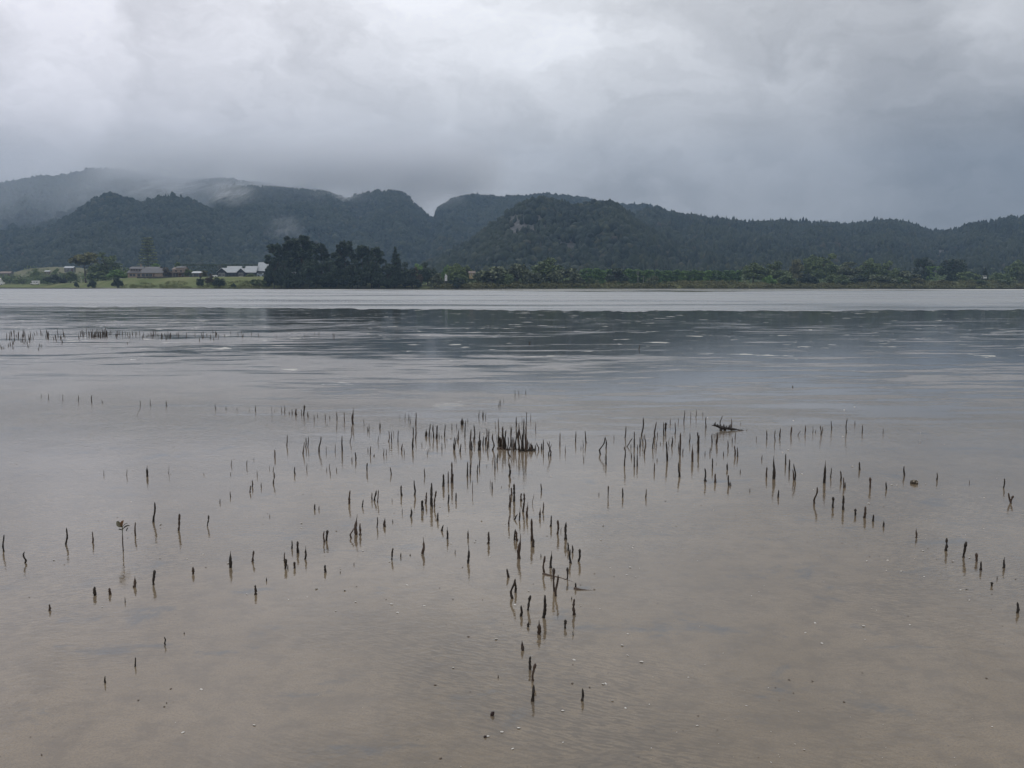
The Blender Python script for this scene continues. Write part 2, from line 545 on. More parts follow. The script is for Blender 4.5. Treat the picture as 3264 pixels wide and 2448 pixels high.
rows = np.concatenate([np.linspace(405, 720, 106), np.linspace(726, 1500, 112), np.linspace(1512, 2850, 90)])
cols = np.arange(-900, 4201, 10.0)
UU, YY = np.meshgrid(cols, rows)
XX = (UU - 1632) / FPX * AZF * YY
ZZ, BEST, U2, S2 = height(XX, YY, True)
nr, nc = XX.shape
tv = np.stack([XX.ravel(), YY.ravel(), ZZ.ravel()], 1)
ii = (np.arange(nr - 1)[:, None] * nc + np.arange(nc - 1)[None, :]).ravel()
tf = np.stack([ii, ii + 1, ii + nc + 1, ii + nc], 1)


def cliff_mask(u, pyv):
    """bare rock faces on the bluff and the far spur"""
    a = np.exp(-(((u - 1665) / 75) ** 2 + ((pyv - 725) / 40) ** 2))
    b = np.exp(-(((u - 1800) / 55) ** 2 + ((pyv - 782 - (u - 1800) * 0.35) / 18) ** 2))
    c = np.exp(-(((u - 2975) / 34) ** 2 + ((pyv - 805) / 32) ** 2))
    d = np.exp(-(((u - 3155) / 14) ** 2 + ((pyv - 770) / 12) ** 2))
    e = np.exp(-(((u - 2190) / 70) ** 2 + ((pyv - 716) / 9) ** 2)) * 0.55
    return np.maximum.reduce([a, b, c * 0.95, d, e])


PYV = 910 - (ZZ - CAM_H) / YY * FPX
rockm = np.clip(cliff_mask(U2, PYV) * 1.7 + fbm(UU / 9, PYV / 18, 4) * 2.2 - 0.44, 0, 1) * np.isin(BEST, (3, 4, 5, 6))
treed = (BEST >= 0) & (BEST != 8)


def terrain_material():
    m, T = mat_new("land_cover")
    at_ = T.n('ShaderNodeAttribute', attribute_name="cover")
    r, g, b = T.sep(at_.outputs['Vector'])
    p = T.n('ShaderNodeNewGeometry').outputs['Position']
    n1 = T.noise(p, 0.06, 5, 0.6)
    n2 = T.noise(p, 0.7, 4, 0.65)
    lawn = T.mix(T.smooth(n1, 0.35, 0.65), (0.098, 0.128, 0.036), (0.165, 0.175, 0.07))
    lawn = T.mix(T.m('MULTIPLY', T.smooth(n2, 0.45, 0.75), 0.5), lawn, (0.07, 0.10, 0.03))
    gy = T.sep(p)[1]
    lawn = T.mix(T.smooth(gy, 690.0, 730.0), lawn, T.mix(T.smooth(n2, 0.35, 0.65), (0.105, 0.108, 0.055), (0.165, 0.16, 0.09)))
    duff = T.mix(T.smooth(n2, 0.35, 0.65), (0.022, 0.032, 0.018), (0.04, 0.045, 0.025))
    rock = T.mix(T.smooth(T.noise(T.vm('MULTIPLY', p, (1, 1, 0.3)), 0.12, 5, 0.65), 0.35, 0.65), (0.045, 0.045, 0.045), (0.125, 0.122, 0.12))
    shingle = T.mix(T.smooth(n2, 0.3, 0.7), (0.10, 0.085, 0.07), (0.19, 0.16, 0.13))
    c = T.mix(r, lawn, duff)
    c = T.mix(b, c, shingle)
    c = T.mix(g, c, rock)
    principled(T, c, 0.9, bump(T, n2, 0.6, 0.5), spec=0.2)
    return m


land = mesh_np("terrain", tv, tf, terrain_material(), smooth=True)
cov = land.attributes.new("cover", 'FLOAT_VECTOR', 'POINT')
beach = np.clip(1.3 - S2 * 7, 0, 1)
cov.data.foreach_set("vector", np.stack([treed.ravel() * 1.0, rockm.ravel(), beach.ravel()], 1).astype(np.float32).ravel())
tag(obj("terrain", land), "low shore land rising to steep forested hills", kind='structure')

# ------------------------------------------------------------------ forest on the hills (one uncountable mass)
ICO_V = None


def ico():
    t = (1 + 5 ** 0.5) / 2
    v = np.array([(-1, t, 0), (1, t, 0), (-1, -t, 0), (1, -t, 0), (0, -1, t), (0, 1, t), (0, -1, -t), (0, 1, -t), (t, 0, -1), (t, 0, 1), (-t, 0, -1), (-t, 0, 1)]) / math.hypot(1, t)
    f = np.array([(0, 11, 5), (0, 5, 1), (0, 1, 7), (0, 7, 10), (0, 10, 11), (1, 5, 9), (5, 11, 4), (11, 10, 2), (10, 7, 6), (7, 1, 8), (3, 9, 4), (3, 4, 2), (3, 2, 6), (3, 6, 8), (3, 8, 9), (4, 9, 5), (2, 4, 11), (6, 2, 10), (8, 6, 7), (9, 8, 1)])
    return v, f


def forest_material():
    m, T = mat_new("forest_canopy")
    g = T.n('ShaderNodeNewGeometry')
    isl = g.outputs['Random Per Island']
    big = T.noise(g.outputs['Position'], 0.011, 4, 0.6)
    fine = T.noise(g.outputs['Position'], 0.6, 3, 0.6)
    c = T.ramp(isl, [(0.0, (0.006, 0.012, 0.011)), (0.5, (0.012, 0.022, 0.018)), (0.85, (0.022, 0.034, 0.024)), (0.95, (0.048, 0.056, 0.028)), (1.0, (0.052, 0.042, 0.032))])
    c = T.mix(T.m('MULTIPLY', T.smooth(big, 0.42, 0.60), 0.6), c, (0.038, 0.048, 0.026))
    c = T.mix(T.m('MULTIPLY', T.smooth(fine, 0.4, 0.7), 0.45), c, (0.012, 0.018, 0.011))
    principled(T, c, 0.8, spec=0.15)
    return m


def build_forest():
    rs = np.random.RandomState(21)
    n = 330000
    # more candidates where they show larger
    y = 610 + (2350 - 610) * rs.rand(n) ** 0.9
    uu = -250 + 3800 * rs.rand(n)
    x = (uu - 1632) / FPX * AZF * y
    z, best, u, s = height(x, y, True)
    py = 910 - (z - CAM_H) / y * FPX
    D = np.array([h[0] for h in HILLS])[np.maximum(best, 0)]
    ok = (best >= 0) & (best != 8) & (y < D + 60)
    rk = np.clip(cliff_mask(u, py) * 1.7 + fbm(u / 9, py / 18, 4) * 2.2 - 0.44, 0, 1) * np.isin(best, (3, 4, 5, 6))
    ok &= (rk < 0.35) | (rs.rand(n) < 0.10)
    # thin to even spacing: keep a share in proportion to the width of the fan
    ok &= rs.rand(n) < np.clip(y / 1500, 0.25, 1.0) * 0.75
    # what a nearer hill hides from the flat is left out
    vis = np.ones(n, bool)
    for fr in (0.35, 0.5, 0.62, 0.72, 0.8, 0.86, 0.91, 0.95):
        vis &= height(x * fr, y * fr) + 0 < CAM_H + (z + 14 - CAM_H) * fr + 2
    ok &= vis
    x, y, z, u, best = x[ok], y[ok], z[ok], u[ok], best[ok]
    n = len(x)
    iv, if_ = ico()
    big = 0.75 + 0.6 * rs.rand(n) ** 2 + 0.25 * (fbm(x / 40, y / 40, 2) > 0.05)
    conif = ((u > 2040) & (rs.rand(n) < 0.65)) | (rs.rand(n) < 0.16)
    w = np.where(conif, 1.9, 2.9) * big * (0.8 + 0.5 * rs.rand(n))
    h = np.where(conif, 4.2, 3.6) * big * (0.8 + 0.5 * rs.rand(n))
    V = iv[None] * (1 + 0.32 * (rs.rand(n, 12, 1) - 0.5) * 2)
    zz = V[:, :, 2]
    taper = np.where(conif[:, None], np.clip(0.95 - 0.62 * zz, 0.12, 1.4), 1.0)
    P = np.empty((n, 12, 3))
    P[:, :, 0] = x[:, None] + V[:, :, 0] * w[:, None] * taper
    P[:, :, 1] = y[:, None] + V[:, :, 1] * w[:, None] * taper
    P[:, :, 2] = z[:, None] + h[:, None] * 0.75 + zz * h[:, None]
    F = (if_[None] + (np.arange(n) * 12)[:, None, None]).reshape(-1, 3)
    o = obj("hillside_forest", mesh_np("hillside_forest", P.reshape(-1, 3), F, forest_material()))
    tag(o, "dense dark native bush and pine covering the hills", kind='stuff')
    print("forest trees", n)


build_forest()
# ------------------------------------------------------------------ trees and shrubs by the far shore
BARK = mat_simple("bark", (0.075, 0.06, 0.048), 0.85, 0.3, 6)
LEAF = {
    'dark': mat_leaf("leaf_dark_pine", (0.034, 0.056, 0.040), 0.65, (1.1, 1.0, 0.8)),
    'mid': mat_leaf("leaf_mid_green", (0.115, 0.17, 0.09)),
    'grey': mat_leaf("leaf_grey_green", (0.115, 0.15, 0.108)),
    'pale': mat_leaf("leaf_pale", (0.145, 0.165, 0.115), 0.35),
    'bright': mat_leaf("leaf_bright", (0.115, 0.215, 0.07), 0.4),
    'brown': mat_leaf("leaf_brownish", (0.095, 0.085, 0.068), 0.4),
    'olive': mat_leaf("leaf_olive", (0.118, 0.13, 0.062), 0.4),
    'hedge': mat_leaf("leaf_hedge", (0.035, 0.06, 0.03), 0.4),
    'belt': mat_leaf("leaf_shelterbelt", (0.095, 0.185, 0.07), 0.5),
}


def leaf_cards(C, size, rs, squash=0.75):
    """one small bent leaf spray (two triangles) per centre"""
    n = len(C)
    a = rs.normal(size=(n, 3))
    a /= np.linalg.norm(a, axis=1)[:, None]
    b = np.cross(a, rs.normal(size=(n, 3)))
    b /= np.linalg.norm(b, axis=1)[:, None] + 1e-9
    s = size * (0.6 + 0.8 * rs.rand(n, 1))
    c = np.cross(a, b) * s * 0.35 * (rs.rand(n, 1) - 0.3)
    V = np.stack([C - a * s, C - b * s * squash + c, C + a * s, C + b * s * squash + c], 1).reshape(-1, 3)
    F = (np.arange(n) * 4)[:, None] + np.array([[0, 1, 2, 3]])
    return V, F


def lobes_of(kind, rs):
    """crown lobes (x, y, z, radius, height radius) of a tree of unit height"""
    L = []
    if kind == 'pine':
        for k in range(46):
            z = 0.08 + 0.86 * (k + 0.5) / 46
            wdt = 0.30 * (1 - ((z - 0.42) / 0.62) ** 2) ** 0.6 if z > 0.42 else 0.30
            a = rs.rand() * 6.28
            r = wdt * (0.35 + 0.65 * rs.rand())
            q = 0.05 + 0.05 * rs.rand()
            L.append((r * math.cos(a), r * math.sin(a), z + 0.05 * (rs.rand() - 0.3), q, q * 0.75))
        L += [(0, 0, 0.94, 0.03, 0.06), (0.05, 0, 0.86, 0.06, 0.07), (-0.10, 0.02, 0.88, 0.03, 0.06), (0.13, -0.03, 0.80, 0.035, 0.07)]
    elif kind == 'spire':
        for k in range(26):
            z = 0.06 + 0.92 * k / 26
            w = 0.17 * (1 - z) ** 0.85 + 0.012
            for j in range(3 if z < 0.8 else 1):
                a = rs.rand() * 6.28
                L.append((w * 0.7 * math.cos(a), w * 0.7 * math.sin(a), z, w * 0.6 + 0.008, 0.04))
    elif kind == 'norfolk':
        for k in range(13):
            z = 0.12 + 0.86 * k / 13
            w = 0.24 * (1 - z) ** 0.7 + 0.02
            for j in range(6):
                a = j * 1.047 + k * 0.5
                for q in (0.4, 0.8):
                    L.append((w * q * math.cos(a), w * q * math.sin(a), z + 0.015 * q, 0.045, 0.018))
    elif kind == 'umbrella':
        for k in range(15):
            a, r = rs.rand() * 6.28, 0.40 * rs.rand() ** 0.5
            L.append((r * math.cos(a), r * math.sin(a), 0.82 - 0.9 * r * r + 0.06 * rs.rand() - 0.14 * rs.rand(), 0.12, 0.085))
    elif kind == 'column':
        for k in range(16):
            z = 0.05 + 0.9 * k / 16
            a = rs.rand() * 6.28
            L.append((0.06 * math.cos(a), 0.06 * math.sin(a), z, 0.10 + 0.03 * rs.rand() - 0.05 * max(0, z - 0.7), 0.07))
    elif kind == 'bush':
        for k in range(14):
            a, r = rs.rand() * 6.28, 0.42 * rs.rand() ** 0.6
            L.append((r * math.cos(a), r * math.sin(a), 0.12 + 0.58 * (1 - (r / 0.5) ** 2) * (0.5 + 0.5 * rs.rand()), 0.17, 0.17))
    else:                                                        # broad round head on a short trunk
        for k in range(30):
            a, r = rs.rand() * 6.28, 0.38 * rs.rand() ** 0.55
            z = 0.15 + (0.70 * (1 - (r / 0.46) ** 2)) * (0.05 + 0.95 * rs.rand())
            L.append((r * math.cos(a), r * math.sin(a), z, 0.105 + 0.05 * rs.rand(), 0.095))
    return L


def crown_mesh(kind, mat, seed):
    rs = np.random.RandomState(seed)
    L = np.array(lobes_of(kind, rs))
    per = {'pine': 95, 'spire': 34, 'norfolk': 14, 'umbrella': 120, 'column': 110, 'bush': 120, 'round': 120}[kind]
    size = {'pine': 0.026, 'spire': 0.020, 'norfolk': 0.020, 'umbrella': 0.03, 'column': 0.03, 'bush': 0.045, 'round': 0.030}[kind]
    d = rs.normal(size=(len(L), per, 3))
    d /= np.linalg.norm(d, axis=2)[..., None]
    d *= (0.45 + 0.6 * rs.rand(len(L), per, 1))
    C = L[:, None, :3] + d * L[:, None, [3, 3, 4]]
    C = C.reshape(-1, 3)
    C = C[C[:, 2] > 0.0]
    V, F = leaf_cards(C, size, rs)
    return mesh_np(kind + "_crown", V, F, mat)


def trunk_mesh(kind, seed):
    rs = random.Random(seed)
    m = MB()
    top = {'pine': 0.88, 'spire': 0.95, 'norfolk': 0.97, 'umbrella': 0.72, 'column': 0.8, 'bush': 0.4, 'round': 0.62}[kind]
    r0 = {'pine': 0.028, 'spire': 0.018, 'norfolk': 0.016, 'umbrella': 0.024, 'column': 0.02, 'bush': 0.03, 'round': 0.03}[kind]
    pts, rad = [], []
    for k in range(7):
        t = k / 6
        pts.append((rs.uniform(-1, 1) * 0.012 * (k > 0), rs.uniform(-1, 1) * 0.012 * (k > 0), -0.04 + t * (top + 0.04)))
        rad.append(r0 * (1 - 0.8 * t) + 0.002)
    m.tube(pts, rad, 7)
    for k in range(7 if kind in ('pine', 'umbrella', 'round') else 4):
        z = top * rs.uniform(0.35, 0.85)
        a = rs.uniform(0, 6.28)
        ln = {'umbrella': 0.34, 'round': 0.28, 'pine': 0.22}.get(kind, 0.09)
        p0 = Vector((0, 0, z))
        p1 = p0 + Vector((math.cos(a), math.sin(a), 0.45)) * ln * 0.5
        p2 = p0 + Vector((math.cos(a), math.sin(a), 0.9)) * ln
        m.tube([p0, p1, p2], [r0 * 0.5, r0 * 0.32, r0 * 0.12], 5)
    return m.mesh(kind + "_trunk", BARK, True)


_tree_cache = {}
_tree_n = [0]


def tree(name, kind, tone, px, top, width, off, label, cat="tree", group=None, base=None, part=True):
    """a tree off metres behind the shoreline, its top and width as seen from the flat"""
    sh = float(np.interp(px, *zip(*SHORE)))
    Y = sh + off
    X = (px - 1632) / FPX * AZF * Y
    bz = gz(X, Y) - 0.15
    tz = at(px, top, Y).z
    H = max(1.0, tz - bz)
    W = width / FPX * Y
    _tree_n[0] += 1
    var = _tree_n[0] % 3
    key = (kind, tone, var)
    if key not in _tree_cache:
        cm = crown_mesh(kind, LEAF[tone], 100 + var * 17 + len(_tree_cache))
        vs = np.empty(len(cm.vertices) * 3, np.float32)
        cm.vertices.foreach_get("co", vs)
        vs = vs.reshape(-1, 3)
        _tree_cache[key] = (cm, trunk_mesh(kind, 5 + var), np.percentile(np.abs(vs[:, 0]), 97) * 2, np.percentile(vs[:, 2], 99.7))
    cm, tm, cw, ch = _tree_cache[key]
    sx, sz = W / cw, H / ch
    root = bpy.data.objects.new(name, None)
    root.location = (X, Y, bz)
    root.rotation_euler = (0, 0, (_tree_n[0] * 2.39) % 6.28)
    col.objects.link(root)
    tag(root, label, cat, group)
    obj("crown", cm, root, scale=(sx, sx, sz))
    obj("trunk", tm, root, scale=(min(sx, sz), min(sx, sz), sz))
    return root


PN = "dark pines crowding the point"
tree("pine_tree", 'pine', 'dark', 898, 778, 66, 14, "dark pine at the outer edge of the point, beside the navy house", group=PN)
tree("pine_tree", 'pine', 'dark', 934, 756, 62, 20, "tall blunt dark pine, second from the navy house", group=PN)
tree("pine_tree", 'pine', 'dark', 972, 753, 86, 12, "tallest broad dark pine on the point, full round top", group=PN)
tree("pine_tree", 'pine', 'dark', 1033, 777, 54, 18, "narrow dark pine filling the gap after the tallest pine", group=PN)
tree("pine_tree", 'pine', 'dark', 1078, 806, 62, 10, "lower dark pine with sloping shoulder between two pine masses", group=PN)
tree("pine_tree", 'pine', 'dark', 1107, 769, 58, 16, "dark pine with pointed leader in the middle pine mass", group=PN)
tree("pine_tree", 'pine', 'dark', 1163, 783, 64, 14, "dark pine with flat ragged top in the second mass", group=PN)
tree("pine_tree", 'pine', 'dark', 1204, 789, 62, 10, "dark pine tapering down toward the lone spire conifer", group=PN)
tree("spire_conifer", 'spire', 'dark', 1268, 790, 40, 10, "slender dark pointed conifer standing alone after the pines")
US = "dark undergrowth trees below the pines"
for px, tp, w, lb in ((884, 830, 46, "dark low tree below the outermost pine"), (925, 832, 60, "dark low tree below the two blunt pines"),
                      (995, 828, 66, "dark low tree under the tallest pine"), (1060, 832, 60, "dark low tree under the gap between pine masses"),
                      (1125, 830, 64, "dark low tree under the pointed middle pine"), (1190, 834, 60, "dark low tree under the last pine"),
                      (1240, 842, 50, "dark low tree just before the lone spire conifer"), (1296, 838, 62, "dark dense low tree behind the lone spire conifer's foot")):
    tree("low_tree", 'round', 'dark', px, tp, w * 0.92, 4, lb, group=US)
    tree("low_shrub", 'bush', 'dark', px + 22, tp + 42, w * 0.9, 2, lb.replace("low tree", "waterline shrub"), cat="shrub", group="dark waterline shrubs below the pines")
tree("bare_shrub", 'bush', 'brown', 1326, 853, 44, 8, "brown twiggy tree beside the pines' last dark shrub")
tree("dark_tree", 'round', 'dark', 1368, 838, 56, 14, "dark pointed tree after the brown twiggy one")
tree("garden_tree", 'round', 'bright', 1340, 842, 42, 60, "bright green crown showing behind the brown twiggy tree")
tree("garden_tree", 'round', 'bright', 1428, 846, 34, 60, "small bright green crown above the white gable end")
tree("shore_tree", 'round', 'grey', 1396, 872, 42, 4, "low grey-green tree in front of the white gable end")
tree("shore_tree", 'round', 'mid', 1455, 842, 66, 10, "rounded green tree next to the white gable end")
tree("shore_tree", 'bush', 'dark', 1462, 884, 54, 3, "dark waterline bush below the rounded green tree", cat="shrub")
tree("shore_tree", 'round', 'mid', 1494, 848, 44, 50, "small green tree behind the tan hut")
tree("pohutukawa_tree", 'bush', 'grey', 1570, 851, 100, 10, "wide silvery domed coastal tree next to the tan hut")
tree("pohutukawa_tree", 'bush', 'grey', 1648, 843, 92, 14, "silvery domed coastal tree, second of the spreading pair")
tree("pohutukawa_tree", 'round', 'mid', 1740, 825, 100, 22, "tallest spreading coastal tree before the shelterbelt")
tree("pohutukawa_tree", 'bush', 'grey', 1792, 856, 80, 10, "silvery domed coastal tree ending the row at the shelterbelt")
for px, tp, w, tone, lb in ((1612, 872, 50, 'mid', "green bush at the foot between the silvery domed trees"), (1698, 868, 58, 'grey', "grey bush under the tallest spreading coastal tree"),
                            (1836, 884, 44, 'grey', "grey-green bush at the start of the shelterbelt"), (1880, 886, 34, 'mid', "small bush on the verge before the shelterbelt cone tree"),
                            (2075, 880, 36, 'grey', "grey bush beside the pale power poles")):
    tree("coastal_bush", 'bush', tone, px, tp, w, 8, lb, cat="bush")
tree("cone_tree", 'round', 'dark', 1958, 855, 62, 16, "dark spreading tree standing out in front of the shelterbelt")
# the shelterbelt: one tall clipped windbreak of many planted trees
rb = random.Random(8)
where = ["start of the shelterbelt by the coastal trees", "shelterbelt behind the dark spreading tree", "shelterbelt behind the power poles", "bright middle of the shelterbelt", "far end of the shelterbelt"]
words_ = ["first", "second", "third", "fourth", "fifth", "sixth"]
for k in range(26):
    px = 1858 + k * 19.4
    tone = 'belt' if k < 6 or rb.random() < 0.45 else ('bright' if rb.random() < 0.6 else 'belt')
    g, i = min(4, k // 6), k - 6 * min(4, k // 6)
    tree("shelterbelt_tree", 'column', tone, px, 857 + k * 0.27 + rb.uniform(-2, 2), 27, 62 + rb.uniform(-4, 4),
         f"{words_[i]} upright {'bright' if tone == 'bright' else 'deep'} green windbreak tree, {where[g]}", group="upright windbreak trees of the shelterbelt")
for px, tp, w, kind, tone, off, lb in (
        (2390, 839, 78, 'round', 'mid', 26, "olive green rounded tree where the shelterbelt ends"),
        (2458, 834, 84, 'round', 'mid', 24, "broad dull green tree before the pale one"),
        (2523, 828, 46, 'round', 'pale', 34, "pale grey-leaved tree standing out among dark ones"),
        (2572, 815, 70, 'round', 'mid', 40, "tall green tree just after the pale-leaved tree"),
        (2626, 810, 84, 'round', 'mid', 44, "tallest broad tree of the row past the pale tree"),
        (2692, 836, 70, 'round', 'grey', 28, "lower greyish tree after the tallest broad tree"),
        (2753, 826, 74, 'round', 'mid', 36, "broad green tree midway to the clipped hedge"),
        (2815, 833, 64, 'round', 'mid', 30, "green tree, one before the thin low trees by the hedge"),
        (2876, 864, 74, 'round', 'grey', 22, "low thin grey tree just before the clipped hedge"),
        (2924, 822, 52, 'round', 'dark', 60, "dark tall tree rising behind the clipped hedge"),
        (3016, 828, 74, 'round', 'dark', 40, "dark broad tree right after the clipped hedge"),
        (3066, 866, 70, 'bush', 'mid', 26, "low spreading tree before the white parked camper"),
        (3118, 853, 20, 'spire', 'dark', 44, "thin dark cypress behind the white parked camper"),
        (3165, 872, 60, 'bush', 'mid', 40, "low green tree past the white parked camper"),
        (3214, 830, 60, 'round', 'mid', 50, "tall tree in the pair at the far end of the shore"),
        (3258, 845, 60, 'round', 'grey', 36, "shorter greyish tree in the pair at the far end")):
    tree("shore_tree", kind, tone, px, tp, w, off, lb)
for px, tp, w, tone, lb in ((2440, 878, 40, 'bright', "bright low bush under the broad dull green tree"), (2490, 874, 60, 'mid', "green bush under the gap before the pale tree"),
                            (2560, 872, 60, 'dark', "dark bush at the foot of the tall green tree"), (2655, 876, 66, 'mid', "green bush at the foot of the tallest broad tree"),
                            (2725, 876, 60, 'dark', "dark bush between the greyish and midway trees"), (2790, 878, 62, 'grey', "grey bush at the foot of the midway tree"),
                            (2850, 884, 50, 'mid', "green bush before the low thin grey tree"), (2905, 886, 46, 'olive', "olive bush in front of the dark tree by the hedge"),
                            (2985, 892, 56, 'olive', "olive bush in front of the clipped hedge"), (3090, 892, 60, 'mid', "green bush below the white parked camper"),
                            (3180, 890, 70, 'mid', "green bush near the far end trees"), (3250, 892, 50, 'dark', "dark bush at the foot of the far end trees")):
    tree("shore_bush", 'bush', tone, px, tp, w, 12, lb, cat="bush")
for px, tp, w, kind, tone, off, lb, nm in (
        (52, 880, 44, 'bush', 'mid', 150, "dull bush in front of the bare grassy hill's foot", "shore_bush"),
        (96, 884, 44, 'bush', 'grey', 110, "grey bush at the edge of the bare grassy hill", "shore_bush"),
        (135, 857, 28, 'round', 'mid', 120, "small upright tree against the bare grassy hill", "shore_tree"),
        (203, 856, 36, 'round', 'mid', 110, "round tree against the bare grassy hill's top", "shore_tree"),
        (192, 876, 66, 'bush', 'dark', 30, "dark bush next to the white campervan", "shore_bush"),
        (244, 866, 44, 'round', 'mid', 60, "round tree before the flat-topped spreading tree", "shore_tree"),
        (160, 884, 44, 'bush', 'mid', 60, "dull bush just behind the white campervan", "shore_bush"),
        (10, 880, 60, 'bush', 'mid', 90, "dull bush behind the white boat shed", "shore_bush"),
        (291, 806, 98, 'umbrella', 'olive', 60, "wide flat-topped spreading tree with bare lower trunk", "spreading_tree"),
        (356, 806, 80, 'round', 'mid', 75, "tall rounded dull tree beside the flat-topped one", "shore_tree"),
        (330, 866, 60, 'bush', 'mid', 50, "bushy shrub under the tall rounded dull tree", "shore_bush"),
        (392, 860, 56, 'round', 'bright', 56, "bright green rounded tree beside the long two-storey house", "garden_tree"),
        (491, 757, 56, 'norfolk', 'grey', 190, "very tall tiered conifer rising behind the long two-storey house", "norfolk_pine"),
        (516, 842, 58, 'round', 'bright', 130, "green tree behind the long two-storey house", "garden_tree"),
        (551, 853, 40, 'round', 'brown', 78, "small brownish tree between the two houses", "garden_tree"),
        (582, 836, 16, 'column', 'mid', 120, "thin dark tree poking up behind the tan house", "garden_tree"),
        (616, 858, 32, 'round', 'mid', 66, "round green tree beside the tan two-storey house", "garden_tree"),
        (666, 862, 18, 'column', 'olive', 60, "small yellowish tree past the grey shed", "garden_tree"),
        (812, 872, 26, 'bush', 'mid', 42, "green garden bush below the navy house's second gable", "garden_bush"),
        (312, 891, 26, 'bush', 'dark', 6, "small dark round bush on the lawn's thin end", "round_bush"),
        (391, 886, 30, 'bush', 'dark', 6, "dark round bush below the bright rounded tree", "round_bush"),
        (262, 899, 14, 'bush', 'dark', 5, "smallest dark bush at the waterline", "round_bush"),
        (653, 880, 22, 'round', 'dark', 9, "slim dark bush-headed tree on the bank by the grey shed", "bank_tree"),
        (682, 874, 26, 'round', 'brown', 16, "small bare-stemmed tree on the bank by the white van", "bank_tree"),
        (710, 885, 40, 'bush', 'dark', 8, "large dark bush on the bank under the navy house", "bank_bush"),
        (756, 903, 16, 'bush', 'dark', 5, "tiny dark bush low on the grassy bank", "bank_bush"),
        (838, 890, 60, 'bush', 'mid', 10, "green bush on the bank before the first pine", "bank_bush")):
    tree(nm, kind, tone, px, tp, w, off, lb, cat=nm.split('_')[-1])


def clump_belt(name, pts, rs, mat, hgt, wid, n, label, kind='stuff', cards=46, size=0.30):
    """a long low belt of brushwood"""
    C = []
    for px, off in pts:
        Y = float(np.interp(px, *zip(*SHORE))) + off
        X = (px - 1632) / FPX * AZF * Y
        hh = hgt * (0.55 + 0.6 * rs.rand())
        b = max(0.0, gz(X, Y)) if off > 4 else 0.0
        q = rs.normal(size=(cards, 3)) * np.array([wid * 0.45, wid * 0.4, 0]) + np.array([X, Y, b])
        q[:, 2] += hh * rs.rand(cards) ** 0.8
        C.append(q)
    V, F = leaf_cards(np.concatenate(C), size, rs)
    return tag(obj(name, mesh_np(name, V, F, mat)), label, kind=kind)


rs = np.random.RandomState(4)
pts = [(u, rs.rand() * 16 - 2) for u in rs.uniform(1380, 3600, 900)]
clump_belt("mangrove_scrub", pts, rs, LEAF['olive'], 2.3, 2.6, 900, "low olive brown mangrove scrub along the far waterline", cards=60)
pts = [(u, 2 + rs.rand() * 22) for u in np.concatenate([rs.uniform(410, 620, 70), rs.uniform(640, 860, 120)])]
clump_belt("bank_scrub", pts, rs, mat_leaf("leaf_rank_grass", (0.10, 0.125, 0.045), 0.5), 1.0, 1.8, 200, "rank grass and low weeds on the bank below the houses", cards=40, size=0.2)
pts = [(u, 110 + rs.rand() * 160) for u in rs.uniform(1250, 3600, 420)] + [(u, 70 + rs.rand() * 160) for u in rs.uniform(-200, 420, 130)]
clump_belt("background_bush", pts, rs, LEAF['mid'], 7.5, 7.0, 400, "rough bush filling the flats behind the shore trees", cards=90, size=0.55)


def hedge(name, px0, px1, top, off, depth, tone, label):
    Y = float(np.interp((px0 + px1) / 2, *zip(*SHORE))) + off
    X0, X1 = ((p - 1632) / FPX * AZF * Y for p in (px0, px1))
    b = gz((X0 + X1) / 2, Y) - 0.3
    h = at(px0, top, Y).z - b
    rs = np.random.RandomState(int(px0))
    n = int((X1 - X0) * 40)
    P = np.stack([rs.uniform(0, X1 - X0, n), rs.uniform(-depth / 2, depth / 2, n), h * rs.rand(n) ** 0.7], 1)
    f = rs.rand(n)
    P[f < 0.4, 1] = -depth / 2 + 0.2 * rs.normal(size=(f < 0.4).sum())
    P[f > 0.72, 2] = h + 0.15 * rs.normal(size=(f > 0.72).sum())
    V, F = leaf_cards(P, 0.34, rs)
    return tag(obj(name, mesh_np(name, V, F, LEAF[tone]), loc=(X0, Y, b)), label, "hedge")


hedge("clipped_hedge", 585, 900, 844, 92, 3, 'hedge', "long tall dark clipped hedge behind the navy house")
hedge("clipped_hedge", 2932, 2985, 851, 46, 3, 'bright', "square bright green clipped hedge among the far shore trees")

# ------------------------------------------------------------------ houses, vehicles and poles on the far shore
GLASS = mat_simple("window_glass", (0.03, 0.035, 0.04), 0.12, 0.1, 1, 0.5)
TRIM = mat_simple("white_trim", (0.62, 0.62, 0.60), 0.5, 0.05)
WHITE = mat_simple("white_paint", (0.74, 0.74, 0.73), 0.4, 0.05)
IRON = mat_simple("pale_iron_roof", (0.42, 0.45, 0.47), 0.45, 0.08, 1.0)
NAVY = mat_simple("navy_weatherboard", (0.028, 0.036, 0.05), 0.6, 0.15, 2.0)
TAN = mat_simple("tan_plaster", (0.26, 0.205, 0.16), 0.8, 0.12, 1.5)
GREYR = mat_simple("grey_tile_roof", (0.135, 0.135, 0.14), 0.7, 0.15, 2.0)
TANR = mat_simple("tan_tile_roof", (0.23, 0.19, 0.165), 0.75, 0.15, 2.0)
DOOR = mat_simple("brown_door", (0.09, 0.045, 0.03), 0.6, 0.1)
TYRE = mat_simple("rubber", (0.015, 0.015, 0.016), 0.8, 0.1)
STONE = mat_simple("stone_wall", (0.075, 0.07, 0.065), 0.9, 0.3, 2.0)
POLE = mat_simple("pale_pole", (0.27, 0.26, 0.24), 0.8, 0.1)


def place(name, px, off, label, cat, group=None, base=None):
    Y = float(np.interp(px, *zip(*SHORE))) + off
    X = (px - 1632) / FPX * AZF * Y
    z = gz(X, Y) if base is None else at(px, base, Y).z
    o = bpy.data.objects.new(name, None)
    o.location = (X, Y, z)
    col.objects.link(o)
    tag(o, label, cat, group)
    return o, Y / FPX                                     # metres per photo pixel there


